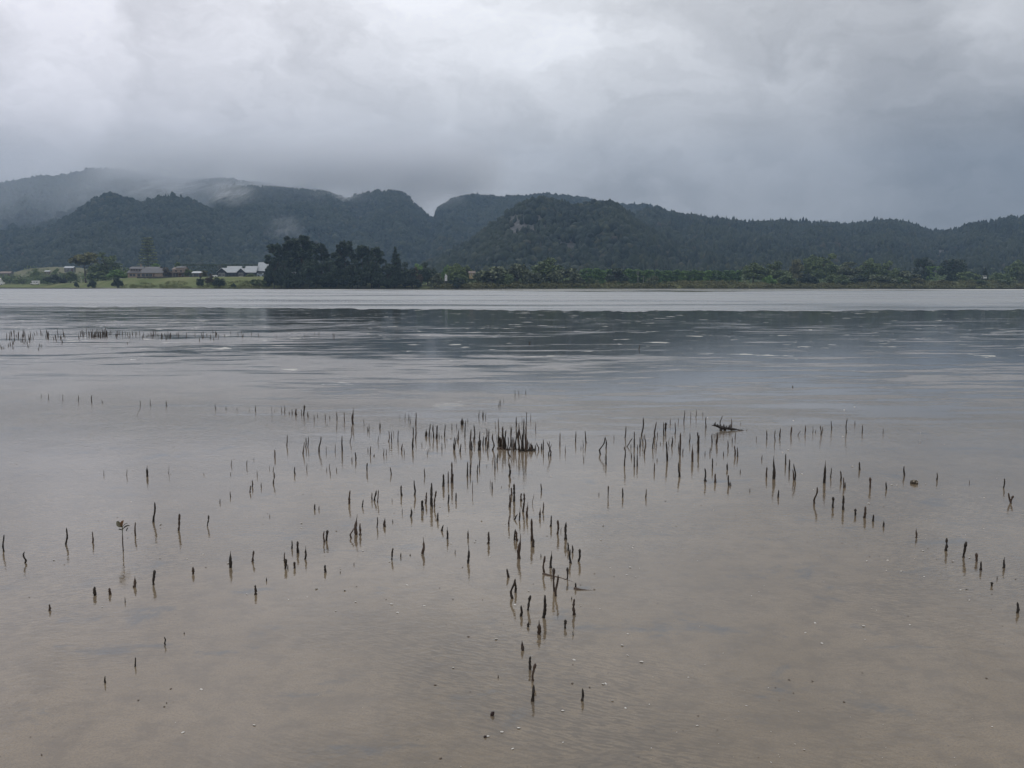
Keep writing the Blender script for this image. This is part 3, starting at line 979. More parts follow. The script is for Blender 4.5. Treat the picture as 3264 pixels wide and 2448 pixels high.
def gable(root, x0, x1, d, h, pitch, wall, roof, y0=0.0, z0=0.0, along='x', over=0.35):
    """walls with gable ends and a two-slope roof; along = direction of the ridge"""
    L, W = (x1 - x0, d) if along == 'x' else (d, x1 - x0)
    rh = W / 2 * pitch
    w = MB()
    l2, w2 = L / 2, W / 2
    vs = [(-l2, -w2, -1), (l2, -w2, -1), (l2, w2, -1), (-l2, w2, -1), (-l2, -w2, h), (l2, -w2, h), (l2, w2, h), (-l2, w2, h), (-l2, 0, h + rh), (l2, 0, h + rh)]
    w.add(vs, [(0, 1, 5, 4), (2, 3, 7, 6), (1, 2, 6, 9, 5), (3, 0, 4, 8, 7), (4, 5, 9, 8), (6, 7, 8, 9)])
    r = MB()
    th, e = 0.14, over
    k = rh / w2
    prof = [(-w2 - e, h - e * k + 0.02), (0, h + rh + 0.02), (w2 + e, h - e * k + 0.02)]
    pv = []
    for xx in (-l2 - e, l2 + e):
        pv += [(xx, a, b) for a, b in prof] + [(xx, a, b + th) for a, b in prof]
    r.add(pv, [(0, 1, 7, 6), (1, 2, 8, 7), (3, 9, 10, 4), (4, 10, 11, 5), (0, 6, 9, 3), (2, 5, 11, 8), (0, 3, 4, 1), (1, 4, 5, 2), (6, 7, 10, 9), (7, 8, 11, 10)])
    rz = 0 if along == 'x' else math.pi / 2
    loc = ((x0 + x1) / 2, y0 + d / 2, z0)
    wo = obj("wall", w.mesh("wall", wall), root, loc, rz)
    ro = obj("roof", r.mesh("roof", roof), root, loc, rz)
    return wo, ro


def window(root, x, y, z, w, h, frame=TRIM, bars=1):
    f = MB()
    t = 0.09
    f.box((0, 0, h / 2 - t / 2), (w, 0.1, t)).box((0, 0, -h / 2 + t / 2), (w, 0.1, t))
    f.box((-w / 2 + t / 2, 0, 0), (t, 0.1, h - 2 * t)).box((w / 2 - t / 2, 0, 0), (t, 0.1, h - 2 * t))
    for k in range(bars):
        f.box((-w / 2 + w * (k + 1) / (bars + 1), 0, 0), (t * 0.8, 0.08, h - 2 * t))
    fo = obj("window", f.mesh("window", frame), root, (x, y - 0.055, z))
    obj("pane", MB().box((0, 0.02, 0), (w - 2 * t, 0.03, h - 2 * t)).mesh("pane", GLASS), fo)
    return fo


def door(root, x, y, z0, w=0.95, h=2.05, mat=DOOR):
    d = obj("door", MB().box((0, 0, h / 2), (w, 0.08, h)).mesh("door", mat), root, (x, y - 0.045, z0))
    obj("handle", MB().box((w * 0.36, -0.07, 1.0), (0.05, 0.06, 0.16)).mesh("handle", TRIM), d)
    return d


# navy house: three gabled blocks with pale iron roofs
r, s = place("navy_house", 706, 54, "long navy weatherboard house with pale iron roofs and white windows", "house", base=884)
X = lambda p: (p - 706) * s
gable(r, X(706), X(735), 9.0, 2.9, 0.82, NAVY, IRON, 0, 0, 'y')
gable(r, X(733.5), X(777), 6.5, 2.8, 0.95, NAVY, IRON, 0.6, 0, 'x')
gable(r, X(770), X(794), 9.0, 2.9, 0.9, NAVY, IRON, -0.6, 0, 'y')
gable(r, X(792.5), X(827), 6.5, 2.8, 0.95, NAVY, IRON, 0.6, 0, 'x')
gable(r, X(829), X(866), 7.5, 3.3, 1.15, NAVY, IRON, 3.0, 0.4, 'x')
for px in (715, 726):
    window(r, X(px), 0, 1.35, 1.35, 1.9)
for px in (745, 757, 767):
    window(r, X(px), 0.6, 1.3, 1.2, 1.7, NAVY)
window(r, X(782), -0.6, 1.35, 2.2, 2.0, TRIM, 2)
for px in (800, 815):
    window(r, X(px), 0.6, 1.3, 1.2, 1.6, NAVY)
door(r, X(739), 0.6, 0, mat=NAVY)
obj("garage_door", MB().box((0, 0, 1.2), (3.6, 0.08, 2.4)).mesh("garage_door", IRON), r, (X(838), 2.955, 0.0))

# long grey and tan two-storey house
r, s = place("long_house", 417, 62, "long two-storey grey and tan house with wide low roofs", "house", base=884)
X = lambda p: (p - 417) * s
gable(r, X(420), X(465), 8, 2.6, 0.42, TAN, GREYR, 2.0, 0, 'x')
gable(r, X(466), X(535), 8, 2.6, 0.62, TAN, GREYR, 0.0, 0, 'x')
gable(r, X(424), X(463), 5.5, 4.9, 0.38, TAN, GREYR, 3.5, 0, 'x')
gable(r, X(464.5), X(511), 5.5, 4.9, 0.38, TAN, GREYR, 5.2, 0, 'x')
for px in (430, 440, 455):
    window(r, X(px), 2.0, 1.3, 1.5, 1.3, GREYR)
for px in (474, 486, 497):
    window(r, X(px), 0, 1.3, 1.8, 1.6, GREYR)
for px in (430, 438, 446, 455):
    window(r, X(px), 3.5, 4.15, 1.1, 0.9, GREYR)
for px in (472, 484, 498):
    window(r, X(px), 5.2, 4.15, 1.3, 0.9, GREYR)
door(r, X(507), 0, 0)
obj("chimney", MB().box((0, 0, 0), (0.8, 0.8, 2.6)).mesh("chimney", TAN), r, (X(452), 7.0, 6.2))

# tan house with a raised centre and dark posts
r, s = place("tan_house", 564, 60, "small tan two-storey house with dark veranda openings", "house", base=884)
X = lambda p: (p - 564) * s
gable(r, X(565), X(604), 7.0, 4.3, 0.30, TAN, TANR, 0.0, 0, 'x')
gable(r, X(575), X(601), 5.0, 5.2, 0.28, TAN, GREYR, 1.0, 0, 'x')
for px in (571, 580, 598):
    window(r, X(px), 0, 1.2, 1.3, 1.9, GREYR)
for px in (577, 593):
    window(r, X(px), 0, 3.4, 1.1, 0.9, GREYR)
door(r, X(589), 0, 0)
v = MB().box((X(584.5) - 0, -1.3, 2.6), (X(604) - X(565), 2.5, 0.16))
obj("veranda", v.mesh("veranda", TANR), r)
for px in (566, 576, 586, 594, 603):
    obj("post", MB().box((0, 0, 1.0), (0.16, 0.16, 3.02)).mesh("post", DOOR), r, (X(px), -2.4, 0))

r, s = place("grey_shed", 627, 62, "low grey shed with an open dark front beside the tan house", "shed", base=882)
X = lambda p: (p - 627) * s
gable(r, X(627), X(660), 5, 2.0, 0.32, GREYR, IRON, 0, 0, 'x')
window(r, X(640), 0, 1.0, 2.6, 1.4, GREYR)
door(r, X(652), 0, 0)

r, s = place("stone_garden_wall", 560, 44, "low dark stone wall along the top of the lawn", "wall", base=886)
w = MB()
for k in range(46):
    p = 455 + k * 4.6
    w.box(((p - 560) * s, 0, 0.25 + 0.05 * math.sin(k * 2.1)), (4.6 * s - 0.01, 0.5, 0.9 + 0.14 * math.sin(k * 1.7)))
obj("masonry", w.mesh("masonry", STONE), r)


def farhouse(name, px, off, wpx, hgt, base, label, wall, roof, pitch=0.5):
    r, s = place(name, px, off, label, "house", base=base)
    w = wpx * s
    gable(r, -w / 2, w / 2, w * 0.6, hgt, pitch, wall, roof, 0, 0, 'x')
    window(r, -w * 0.25, 0, hgt * 0.5, w * 0.16, hgt * 0.4)
    window(r, w * 0.18, 0, hgt * 0.5, w * 0.16, hgt * 0.4)
    door(r, w * 0.38, 0, 0)


farhouse("grey_cottage", 38, 160, 34, 2.6, 881, "grey cottage at the foot of the bare grassy hill", GREYR, TANR)
farhouse("pale_roofed_house", 240, 150, 28, 2.4, 864, "pale roofed house high up beside the bare grassy hill", GREYR, IRON)
farhouse("pale_cottage", 172, 170, 16, 2.2, 874, "tiny pale cottage behind trees under the bare grassy hill", TAN, IRON)
farhouse("tan_hut", 1506, 44, 18, 2.0, 882, "tan hut with grey roof among the coastal trees", mat_simple("ochre_board", (0.34, 0.26, 0.15), 0.8), TANR, 0.9)
r, s = place("white_gable", 1424, 3, "white narrow gable end half hidden among shore trees", "building", base=889)
gable(r, -3.4 * s, 3.4 * s, 4, 1.25, 1.1, WHITE, WHITE, 0, 0, 'y', over=0.1)
obj("chimney", MB().box((0, 0, 0), (0.3, 0.3, 0.9)).mesh("chimney", WHITE), r, (-1.2 * s, 1.0, 1.95))
window(r, 0, 0, 0.85, 0.4, 0.5)


def camper(name, px, off, base, label, L=4.6, h=2.1, face=1):
    """a boxy motorhome with an over-cab bunk"""
    r, s = place(name, px, off, label, "campervan", base=base)
    b = MB()
    w = 2.1
    prof = [(-L / 2, 0.45), (L / 2 - 0.9, 0.45), (L / 2 - 0.9, 0.5), (L / 2 - 0.9, 1.75), (L / 2 - 0.1, 1.85), (L / 2 - 0.2, h + 0.55), (-L / 2 + 0.15, h + 0.6), (-L / 2, h + 0.3)]
    n = len(prof)
    b.add([(face * x, y, z) for y in (-w / 2, w / 2) for x, z in prof],
          [tuple(range(n)), tuple(range(2 * n - 1, n - 1, -1))] + [(i, (i + 1) % n, n + (i + 1) % n, n + i) for i in range(n)])
    obj("body", b.mesh("body", WHITE), r)
    c = MB()
    prof = [(L / 2 - 0.89, 0.45), (L / 2 + 0.75, 0.45), (L / 2 + 0.75, 1.05), (L / 2 + 0.25, 1.15), (L / 2 - 0.35, 1.74), (L / 2 - 0.89, 1.74)]
    n = len(prof)
    c.add([(face * x, y * 0.94, z) for y in (-w / 2, w / 2) for x, z in prof],
          [tuple(range(n)), tuple(range(2 * n - 1, n - 1, -1))] + [(i, (i + 1) % n, n + (i + 1) % n, n + i) for i in range(n)])
    obj("cab", c.mesh("cab", WHITE), r)
    obj("windscreen", MB().box((face * (L / 2 - 0.2), -w / 2 * 0.94 - 0.012, 1.42), (0.6, 0.03, 0.4)).mesh("windscreen", GLASS), r)
    for x in (-L * 0.28, L * 0.1):
        obj("window", MB().box((face * x, -w / 2 - 0.012, 1.75), (0.95, 0.03, 0.5)).mesh("window", GLASS), r)
    obj("door", MB().box((face * -L * 0.1, -w / 2 - 0.012, 1.35), (0.6, 0.025, 1.6)).mesh("door", TRIM), r)
    for x in (-L * 0.27, L / 2 + 0.1):
        for y in (-0.9, 0.9):
            wm = MB().tube([(face * x, y - 0.12, 0.36), (face * x, y + 0.12, 0.36)], [0.36, 0.36], 14)
            obj("wheel", wm.mesh("wheel", TYRE), r)
    return r


camper("campervan", 134, 26, 908, "white campervan with dark windows parked by the water", face=-1)
camper("campervan", 3115, 36, 890, "white camper glimpsed between bushes near the thin cypress", L=2.6, h=1.6, face=-1)


def van(name, px, off, base, label, L=4.2, h=1.75, mat=WHITE):
    r, s = place(name, px, off, label, "van", base=base)
    prof = [(-L / 2, 0.4), (L / 2, 0.4), (L / 2, 0.95), (L / 2 - 0.5, 1.1), (L / 2 - 1.1, h), (-L / 2 + 0.1, h + 0.05), (-L / 2, 1.4)]
    n = len(prof)
    b = MB().add([(x, y, z) for y in (-0.85, 0.85) for x, z in prof],
                 [tuple(range(n)), tuple(range(2 * n - 1, n - 1, -1))] + [(i, (i + 1) % n, n + (i + 1) % n, n + i) for i in range(n)])
    obj("body", b.mesh("body", mat), r)
    obj("window", MB().box((-0.1, -0.865, 1.38), (L * 0.5, 0.03, 0.42)).mesh("window", GLASS), r)
    for x in (-L * 0.3, L * 0.3):
        for y in (-0.78, 0.78):
            obj("wheel", MB().tube([(x, y - 0.1, 0.32), (x, y + 0.1, 0.32)], [0.32, 0.32], 12).mesh("wheel", TYRE), r)


van("parked_van", 697, 50, 884, "white van parked at the end of the navy house", L=2.9, h=1.2)
van("parked_van", 945, 4, 874, "white vehicle glimpsed through the dark pines", L=2.4, h=1.5)
van("parked_car", 843, 42, 881, "pale blue-grey car under the navy house's last block", L=3.8, h=1.35, mat=mat_simple("grey_car_paint", (0.25, 0.30, 0.36), 0.3))

r, s = place("boat_shed", 10, 22, "white boat shed with pitched roof at the shore's end", "shed", base=908)
gable(r, -9 * s, 8 * s, 5, 2.3, 0.9, WHITE, WHITE, 0, 0, 'x')
door(r, 0, 0, 0, 1.6, 2.0, GREYR)
r, s = place("white_trailer", 26, 24, "low white covered trailer beside the white boat shed", "trailer", base=908)
obj("body", MB().box((0, 0, 1.15), (16 * s, 2.0, 1.4)).mesh("body", WHITE), r)
for x in (-0.7, 0.7):
    obj("wheel", MB().tube([(x, -1.0, 0.32), (x, -0.8, 0.32)], [0.32, 0.32], 12).mesh("wheel", TYRE), r)
obj("drawbar", MB().tube([(8 * s, 0, 0.5), (8 * s + 1.1, 0, 0.4)], [0.05, 0.05], 6).mesh("drawbar", GREYR), r)


def pole(px, top, base, off, label):
    r, s = place("power_pole", px, off, label, "power pole", "pale power poles by the shelterbelt", base=base)
    h = (base - top) * s
    obj("post", MB().tube([(0, 0, -1), (0, 0, h)], [0.13, 0.09], 8).mesh("post", POLE), r)
    obj("crossarm", MB().box((0, -0.16, h - 0.5), (1.5, 0.1, 0.12)).mesh("crossarm", POLE), r)


pole(2028, 864, 896, 22, "taller pale power pole in front of the shelterbelt")
pole(2045, 880, 897, 22, "shorter pale post beside the power pole")

ROOTS = [
(0.143,4.067,0.007,0.106,0.006,'b',22),(0.038,4.981,0.006,0.137,0.0067,'t',21),(0.118,5.349,-0.002,0.134,0.0063,'c',19),(2.384,6.944,0.001,0.177,0.0076,'t',31),
(2.041,7.102,0.001,0.18,0.0078,'t',31),(-0.551,6.202,0.001,0.156,0.0069,'b',18),(0.208,4.43,-0.002,0.113,0.0048,'k',21),(-0.944,5.481,0.004,0.121,0.0065,'t',20),
(0.075,3.218,0.004,0.059,0.0048,'n',22),(0.001,4.327,0.008,0.097,0.0051,'c',22),(0.117,3.867,0.001,0.066,0.006,'t',22),(0.105,8.324,0.001,0.3,0.0055,'n',15),
(0.213,4.372,0.008,0.106,0.0044,'c',21),(0.079,3.396,0.008,0.065,0.0044,'k',22),(-1.506,4.821,0.002,0.089,0.0061,'t',13),(0.284,4.102,0.002,0.075,0.005,'b',22),
(1.496,8.128,-0.001,0.198,0.007,'b',25),(2.505,5.005,0.006,0.091,0.0057,'k',34),(0.126,8.284,0.002,0.252,0.0055,'n',15),(-0.082,8.488,0.004,0.199,0.0073,'k',15),
(0.075,6.046,0.002,0.129,0.0057,'b',19),(-0.462,6.972,0.003,0.159,0.006,'n',18),(-1.808,4.532,0.003,0.072,0.0056,'k',10),(0.015,6.343,-0.001,0.127,0.006,'b',19),
(0.318,5.374,0.005,0.101,0.0054,'b',19),(0.207,4.821,0.002,0.094,0.0048,'t',21),(-2.288,5.782,0.011,0.129,0.0049,'n',9),(-0.503,5.072,0.004,0.094,0.0052,'t',20),
(1.336,7.85,-0.012,0.169,0.0067,'n',26),(0.074,4.164,0.011,0.069,0.0047,'k',22),(0.169,4.725,0.001,0.089,0.0047,'k',21),(-0.238,4.893,0.002,0.104,0.0043,'t',20),
(1.544,7.814,-0.0,0.15,0.0073,'t',26),(0.084,8.364,-0.011,0.247,0.0049,'n',15),(0.276,5.49,0.003,0.087,0.0059,'k',19),(0.069,8.284,-0.004,0.194,0.0058,'n',15),
(-2.053,5.575,0.007,0.103,0.005,'b',9),(-0.02,7.207,0.0,0.107,0.0079,'b',19),(-1.727,9.954,0.006,0.185,0.0085,'t',4),(2.094,6.279,0.005,0.119,0.0054,'c',34),
(-0.385,8.405,0.006,0.188,0.0059,'n',14),(1.679,8.225,0.004,0.164,0.0064,'n',25),(0.071,3.497,0.001,0.05,0.004,'b',22),(0.318,4.897,-0.002,0.075,0.005,'n',21),
(0.098,5.897,0.002,0.104,0.0051,'t',19),(0.255,3.221,0.001,0.045,0.0036,'n',22),(2.227,6.099,-0.002,0.098,0.0057,'b',33),(-2.598,5.261,0.008,0.099,0.0042,'n',9),
(-0.006,8.53,0.006,0.192,0.0053,'n',15),(1.489,7.015,-0.006,0.101,0.0068,'b',26),(2.47,5.137,-0.001,0.074,0.0051,'b',34),(1.293,9.139,0.014,0.19,0.0061,'n',24),
(0.363,4.926,0.008,0.072,0.0048,'k',21),(-0.53,6.202,0.011,0.109,0.0049,'b',18),(-0.057,8.488,0.002,0.173,0.0056,'n',15),(0.041,4.087,0.001,0.051,0.0046,'n',22),
(-1.889,4.496,0.005,0.054,0.0051,'t',10),(-0.18,8.364,0.015,0.156,0.0059,'c',14),(-0.137,5.282,0.003,0.069,0.0054,'b',19),(0.038,8.405,-0.002,0.175,0.0052,'n',15),
(2.197,7.058,-0.016,0.131,0.005,'c',31),(2.29,5.889,0.005,0.074,0.0061,'c',33),(-1.141,4.969,0.008,0.075,0.0043,'t',13),(2.329,4.13,0.002,0.048,0.0047,'n',34),
(0.017,4.413,-0.001,0.056,0.0046,'n',21),(-1.209,5.088,-0.001,0.067,0.005,'k',13),(-2.03,4.372,0.0,0.043,0.0059,'s',10),(0.792,8.147,0.019,0.147,0.0057,'c',23),
(-0.516,6.833,0.002,0.093,0.0064,'n',18),(2.181,6.166,-0.004,0.072,0.0067,'k',33),(-2.885,5.123,0.007,0.096,0.0035,'n',9),(-0.119,8.488,0.004,0.111,0.0079,'n',15),
(-0.071,8.405,0.004,0.11,0.0079,'b',15),(1.321,7.177,-0.008,0.113,0.0056,'c',26),(-1.208,4.8,0.006,0.054,0.0053,'k',13),(-0.918,5.472,0.0,0.071,0.0052,'b',20),
(-0.015,6.179,0.002,0.087,0.0054,'n',19),(0.044,3.69,-0.002,0.041,0.0042,'t',22),(-0.701,6.54,0.003,0.111,0.0046,'n',18),(-1.098,5.346,0.008,0.063,0.0055,'k',20),
(0.941,7.623,0.0,0.146,0.0048,'n',23),(-0.604,6.079,0.004,0.072,0.006,'k',18),(0.283,4.62,0.001,0.061,0.0041,'k',21),(-0.745,9.02,0.013,0.133,0.007,'n',5),
(-1.124,6.267,0.006,0.092,0.0049,'b',18),(-1.753,8.304,0.014,0.134,0.0058,'c',7),(1.413,9.044,0.007,0.163,0.0056,'n',24),(2.626,4.813,0.003,0.062,0.0043,'t',34),
(-0.353,7.207,0.002,0.113,0.0051,'n',18),(0.118,8.324,-0.002,0.195,0.0039,'n',15),(2.665,6.765,-0.0,0.08,0.0063,'k',32),(-1.544,8.304,0.003,0.143,0.0052,'n',7),
(-1.252,4.386,0.001,0.048,0.0043,'b',13),(-0.385,5.384,0.001,0.073,0.0043,'t',20),(-0.018,4.652,-0.008,0.045,0.0051,'c',21),(-0.797,5.667,0.001,0.054,0.0063,'t',20),
(0.016,8.284,0.001,0.13,0.0055,'n',15),(0.244,5.667,0.002,0.069,0.0049,'b',19),(0.234,3.937,-0.0,0.037,0.0045,'k',22),(-0.541,9.897,0.003,0.086,0.0116,'t',14),
(-2.647,4.896,0.006,0.064,0.0039,'c',10),(1.947,8.702,0.003,0.112,0.0068,'n',28),(-2.269,5.446,0.0,0.082,0.0037,'n',9),(-1.419,4.929,0.006,0.058,0.0043,'b',13),
(0.015,5.358,0.004,0.063,0.0047,'b',19),(-2.883,7.198,0.007,0.092,0.0056,'t',8),(1.142,8.53,0.001,0.143,0.005,'n',25),(-0.915,8.405,0.007,0.117,0.0059,'b',17),
(-0.368,8.973,-0.005,0.14,0.0056,'n',14),(-0.597,6.283,0.006,0.078,0.005,'n',18),(2.539,4.926,-0.002,0.047,0.0051,'k',34),(-0.104,8.488,-0.002,0.103,0.0066,'n',15),
(0.094,8.324,0.002,0.166,0.0039,'n',15),(-0.78,9.077,0.004,0.134,0.0057,'n',5),(-0.47,9.115,0.006,0.166,0.0046,'n',14),(0.122,5.215,0.002,0.045,0.0058,'n',19),
(0.03,5.349,-0.007,0.058,0.0046,'b',19),(3.459,6.296,-0.018,0.07,0.0052,'n',34),(1.556,6.972,0.002,0.068,0.0065,'n',26),(1.634,6.86,-0.0,0.079,0.0053,'n',26),
(0.047,5.815,0.004,0.088,0.0034,'t',19),(2.006,7.177,-0.002,0.082,0.0056,'n',31),(-1.667,4.707,0.001,0.038,0.0053,'b',10),(-0.662,4.966,0.007,0.063,0.0035,'b',20),
(-0.965,6.367,0.011,0.071,0.005,'b',18),(-0.794,6.527,0.001,0.075,0.0049,'n',18),(-0.825,9.115,0.009,0.133,0.0053,'n',5),(-0.307,8.364,0.009,0.102,0.0059,'n',14),
(-0.016,8.052,-0.01,0.126,0.0044,'c',15),(0.327,8.07,-0.016,0.126,0.0044,'c',16),(2.486,4.777,-0.001,0.047,0.0042,'n',34),(-0.66,5.918,0.001,0.065,0.0047,'t',20),
(-0.487,6.944,0.002,0.094,0.0043,'n',18),(1.047,7.623,-0.001,0.103,0.0048,'n',26),(1.775,8.746,0.004,0.11,0.0058,'n',25),(1.587,9.464,0.0,0.092,0.0081,'k',24),
(-1.105,5.315,0.003,0.067,0.0036,'n',20),(-1.963,4.385,0.0,0.033,0.0049,'s',10),(0.182,5.897,-0.0,0.069,0.0042,'t',19),(-2.458,5.297,-0.0,0.065,0.0036,'n',9),
(-1.909,5.675,0.007,0.069,0.0038,'k',9),(-0.982,4.739,-0.002,0.038,0.0049,'b',20),(-2.418,10.656,0.005,0.119,0.0075,'k',2),(-1.037,9.897,0.001,0.141,0.0054,'n',5),
(2.307,7.691,-0.001,0.091,0.0051,'n',31),(0.169,8.324,0.002,0.069,0.0078,'b',15),(-0.668,9.091,0.003,0.128,0.005,'n',5),(-0.371,8.364,0.006,0.091,0.0059,'n',14),
(-0.334,7.299,-0.0,0.08,0.0051,'n',18),(1.523,9.188,-0.002,0.138,0.0047,'n',24),(-0.534,8.405,0.002,0.117,0.0046,'n',14),(-0.524,8.364,0.009,0.116,0.0046,'n',14),
(2.264,7.441,-0.0,0.091,0.0046,'n',31),(3.11,7.218,-0.001,0.076,0.0053,'n',32),(0.872,8.467,-0.009,0.109,0.005,'n',23),(1.976,8.089,-0.004,0.087,0.0057,'n',29),
(-1.16,4.807,0.0,0.034,0.0053,'k',13),(0.793,7.691,-0.002,0.087,0.0051,'n',23),(3.418,9.362,0.004,0.148,0.0044,'n',30),(0.205,6.024,0.004,0.067,0.004,'n',19),
(-0.441,6.276,0.004,0.066,0.0045,'c',18),(-0.961,5.401,0.008,0.057,0.0038,'c',20),(-0.141,7.523,0.001,0.102,0.0041,'n',19),(2.185,7.058,-0.014,0.083,0.0044,'n',31),
(2.419,5.411,-0.001,0.06,0.0037,'t',34),(1.303,8.446,-0.002,0.112,0.0046,'n',25),(-0.02,5.677,0.003,0.066,0.0036,'n',19),(2.541,7.029,-0.002,0.077,0.0047,'n',31),
(2.474,6.779,-0.005,0.078,0.0042,'n',31),(-0.252,8.973,0.006,0.109,0.0052,'n',14),(-0.04,8.364,0.001,0.127,0.0039,'n',15),(0.32,5.136,-0.003,0.048,0.004,'n',19),
(1.018,7.589,-0.001,0.093,0.0044,'n',26),(0.451,8.615,0.001,0.12,0.0044,'n',16),(0.788,6.47,0.001,0.069,0.0043,'n',27),(1.655,7.523,-0.003,0.084,0.0047,'n',26),
(3.458,6.296,0.011,0.053,0.0052,'k',34),(-0.936,6.319,0.006,0.086,0.0032,'n',18),(0.007,8.364,-0.003,0.124,0.0039,'n',15),(-0.227,8.881,0.003,0.112,0.0048,'n',14),
(0.712,8.791,-0.011,0.111,0.0048,'n',23),(-0.291,8.364,0.004,0.098,0.0049,'n',14),(-0.087,8.426,0.002,0.113,0.0043,'n',15),(-0.478,5.815,0.004,0.051,0.0046,'n',20),
(0.684,6.47,0.001,0.081,0.0035,'k',27),(-0.841,5.639,0.003,0.07,0.0031,'n',20),(-0.863,9.164,0.007,0.071,0.0079,'t',5),(1.197,8.551,0.002,0.091,0.0053,'n',25),
(2.251,5.944,-0.0,0.045,0.0052,'k',33),(2.845,7.458,-0.003,0.064,0.0058,'n',31),(-1.874,8.186,0.014,0.107,0.0041,'n',6),(1.119,9.044,0.01,0.118,0.0046,'n',23),
(-0.136,9.362,0.0,0.156,0.0036,'n',14),(-0.945,8.973,0.001,0.124,0.0042,'n',5),(-0.228,8.344,0.011,0.087,0.0052,'n',14),(0.059,8.364,0.004,0.116,0.0039,'n',15),
(3.666,6.78,0.002,0.071,0.0042,'n',32),(0.064,6.367,0.002,0.053,0.005,'b',19),(1.763,7.458,-0.002,0.062,0.0058,'t',26),(0.072,3.955,0.001,0.027,0.0039,'t',22),
(0.341,5.097,0.0,0.042,0.004,'n',21),(2.31,5.795,-0.002,0.044,0.0048,'n',33),(-0.263,5.401,0.002,0.054,0.0034,'t',20),(1.653,9.287,0.003,0.123,0.0043,'n',24),
(2.808,9.212,0.003,0.086,0.0061,'k',30),(-0.127,7.761,0.003,0.083,0.0045,'n',19),(-1.817,6.93,0.007,0.085,0.0035,'c',12),(0.612,8.791,-0.0,0.107,0.0045,'n',23),
(1.263,8.637,-0.007,0.103,0.0044,'n',25),(0.045,9.785,0.004,0.108,0.0053,'n',15),(-0.065,8.426,-0.004,0.081,0.0053,'n',15),(-2.118,8.594,0.007,0.101,0.0044,'n',6),
(-0.003,6.54,0.0,0.055,0.0046,'n',19),(0.287,8.405,0.001,0.091,0.0046,'n',16),(-2.148,4.163,0.001,0.028,0.0038,'s',10),(-0.472,8.284,0.01,0.073,0.0055,'c',14),
(1.989,8.052,-0.001,0.081,0.0047,'n',29),(1.499,8.572,0.001,0.092,0.0047,'n',25),(3.111,9.212,-0.01,0.098,0.005,'c',30),(2.06,9.73,0.003,0.111,0.0049,'n',24),
(-0.315,8.881,0.004,0.094,0.0048,'n',14),(-1.455,3.747,-0.005,0.034,0.0025,'c',11),(-0.432,5.563,0.009,0.037,0.0048,'c',20),(-0.526,8.973,0.006,0.093,0.0049,'n',14),
(0.143,8.446,-0.004,0.088,0.0046,'n',15),(-0.455,6.986,0.004,0.064,0.0044,'n',18),(-0.073,8.446,-0.004,0.088,0.0046,'n',15),(1.897,6.47,-0.001,0.053,0.0045,'n',34),
(2.502,7.147,0.001,0.08,0.0036,'n',31),(-1.348,7.867,0.001,0.075,0.0046,'n',7),(-1.099,8.813,0.005,0.115,0.0038,'n',5),(-1.261,5.175,0.001,0.05,0.0031,'n',12),
(-0.393,6.367,0.001,0.057,0.004,'n',18),(-0.277,7.283,0.002,0.08,0.0037,'n',19),(-1.191,8.836,0.001,0.103,0.0041,'n',7),(1.902,10.128,0.0,0.129,0.0043,'n',24),
(-0.275,8.637,0.006,0.086,0.0047,'n',14),(2.67,9.115,-0.001,0.085,0.0053,'n',30),(-2.514,10.676,0.002,0.074,0.0083,'n',2),(-1.544,3.373,0.002,0.028,0.0023,'n',11),
(-1.174,7.377,0.002,0.072,0.004,'k',18),(-0.134,8.746,0.002,0.099,0.0041,'n',14),(-1.25,4.944,0.008,0.048,0.0027,'n',13),(2.325,5.666,-0.002,0.041,0.0041,'t',33),
(0.056,9.067,0.009,0.086,0.0049,'n',15),(1.155,7.393,0.001,0.071,0.004,'n',26),(2.768,6.726,-0.003,0.057,0.0042,'n',32),(1.913,8.746,0.0,0.09,0.0044,'n',25),
(0.154,9.897,0.002,0.145,0.0035,'n',15),(0.317,4.472,-0.001,0.03,0.0035,'n',21),(1.186,8.166,0.0,0.082,0.0041,'n',25),(-1.929,8.543,0.006,0.092,0.004,'n',6),
(2.555,8.881,-0.0,0.104,0.0038,'n',30),(-1.152,8.746,0.003,0.112,0.0034,'n',7),(-0.996,9.237,-0.001,0.084,0.005,'n',5),(0.951,6.458,0.005,0.06,0.0035,'n',27),
(-1.904,8.521,0.008,0.098,0.0037,'n',6),(-1.492,3.526,0.001,0.036,0.0022,'n',11),(0.343,8.089,-0.005,0.063,0.005,'n',16),(2.499,8.973,0.001,0.086,0.0045,'n',30),
(1.706,8.791,-0.0,0.09,0.0041,'n',25),(2.329,9.73,0.003,0.098,0.0046,'n',28),(-2.082,8.014,-0.002,0.07,0.0044,'n',6),(0.214,6.66,0.0,0.058,0.0036,'n',19),
(2.982,9.312,0.003,0.086,0.0047,'n',30),(-1.205,5.088,-0.0,0.034,0.0036,'n',13),(-1.004,8.324,0.002,0.067,0.0049,'n',17),(3.32,9.516,-0.002,0.103,0.0041,'n',30),
(3.297,7.06,-0.002,0.058,0.004,'n',32),(-0.253,8.658,0.003,0.079,0.0044,'n',14),(-0.272,7.556,0.005,0.069,0.0038,'n',19),(-0.11,8.426,-0.003,0.077,0.0043,'n',15),
(-1.394,9.649,0.003,0.079,0.0053,'t',4),(-1.736,7.283,0.0,0.06,0.004,'b',12),(0.242,8.364,-0.011,0.069,0.0046,'c',15),(-0.985,6.391,-0.0,0.052,0.0035,'n',18),
(-0.099,8.791,0.001,0.084,0.0041,'n',15),(1.075,8.551,0.052,0.082,0.004,'n',23),(2.255,9.925,0.02,0.103,0.0043,'n',28),(-0.147,6.738,0.001,0.055,0.0037,'n',19),
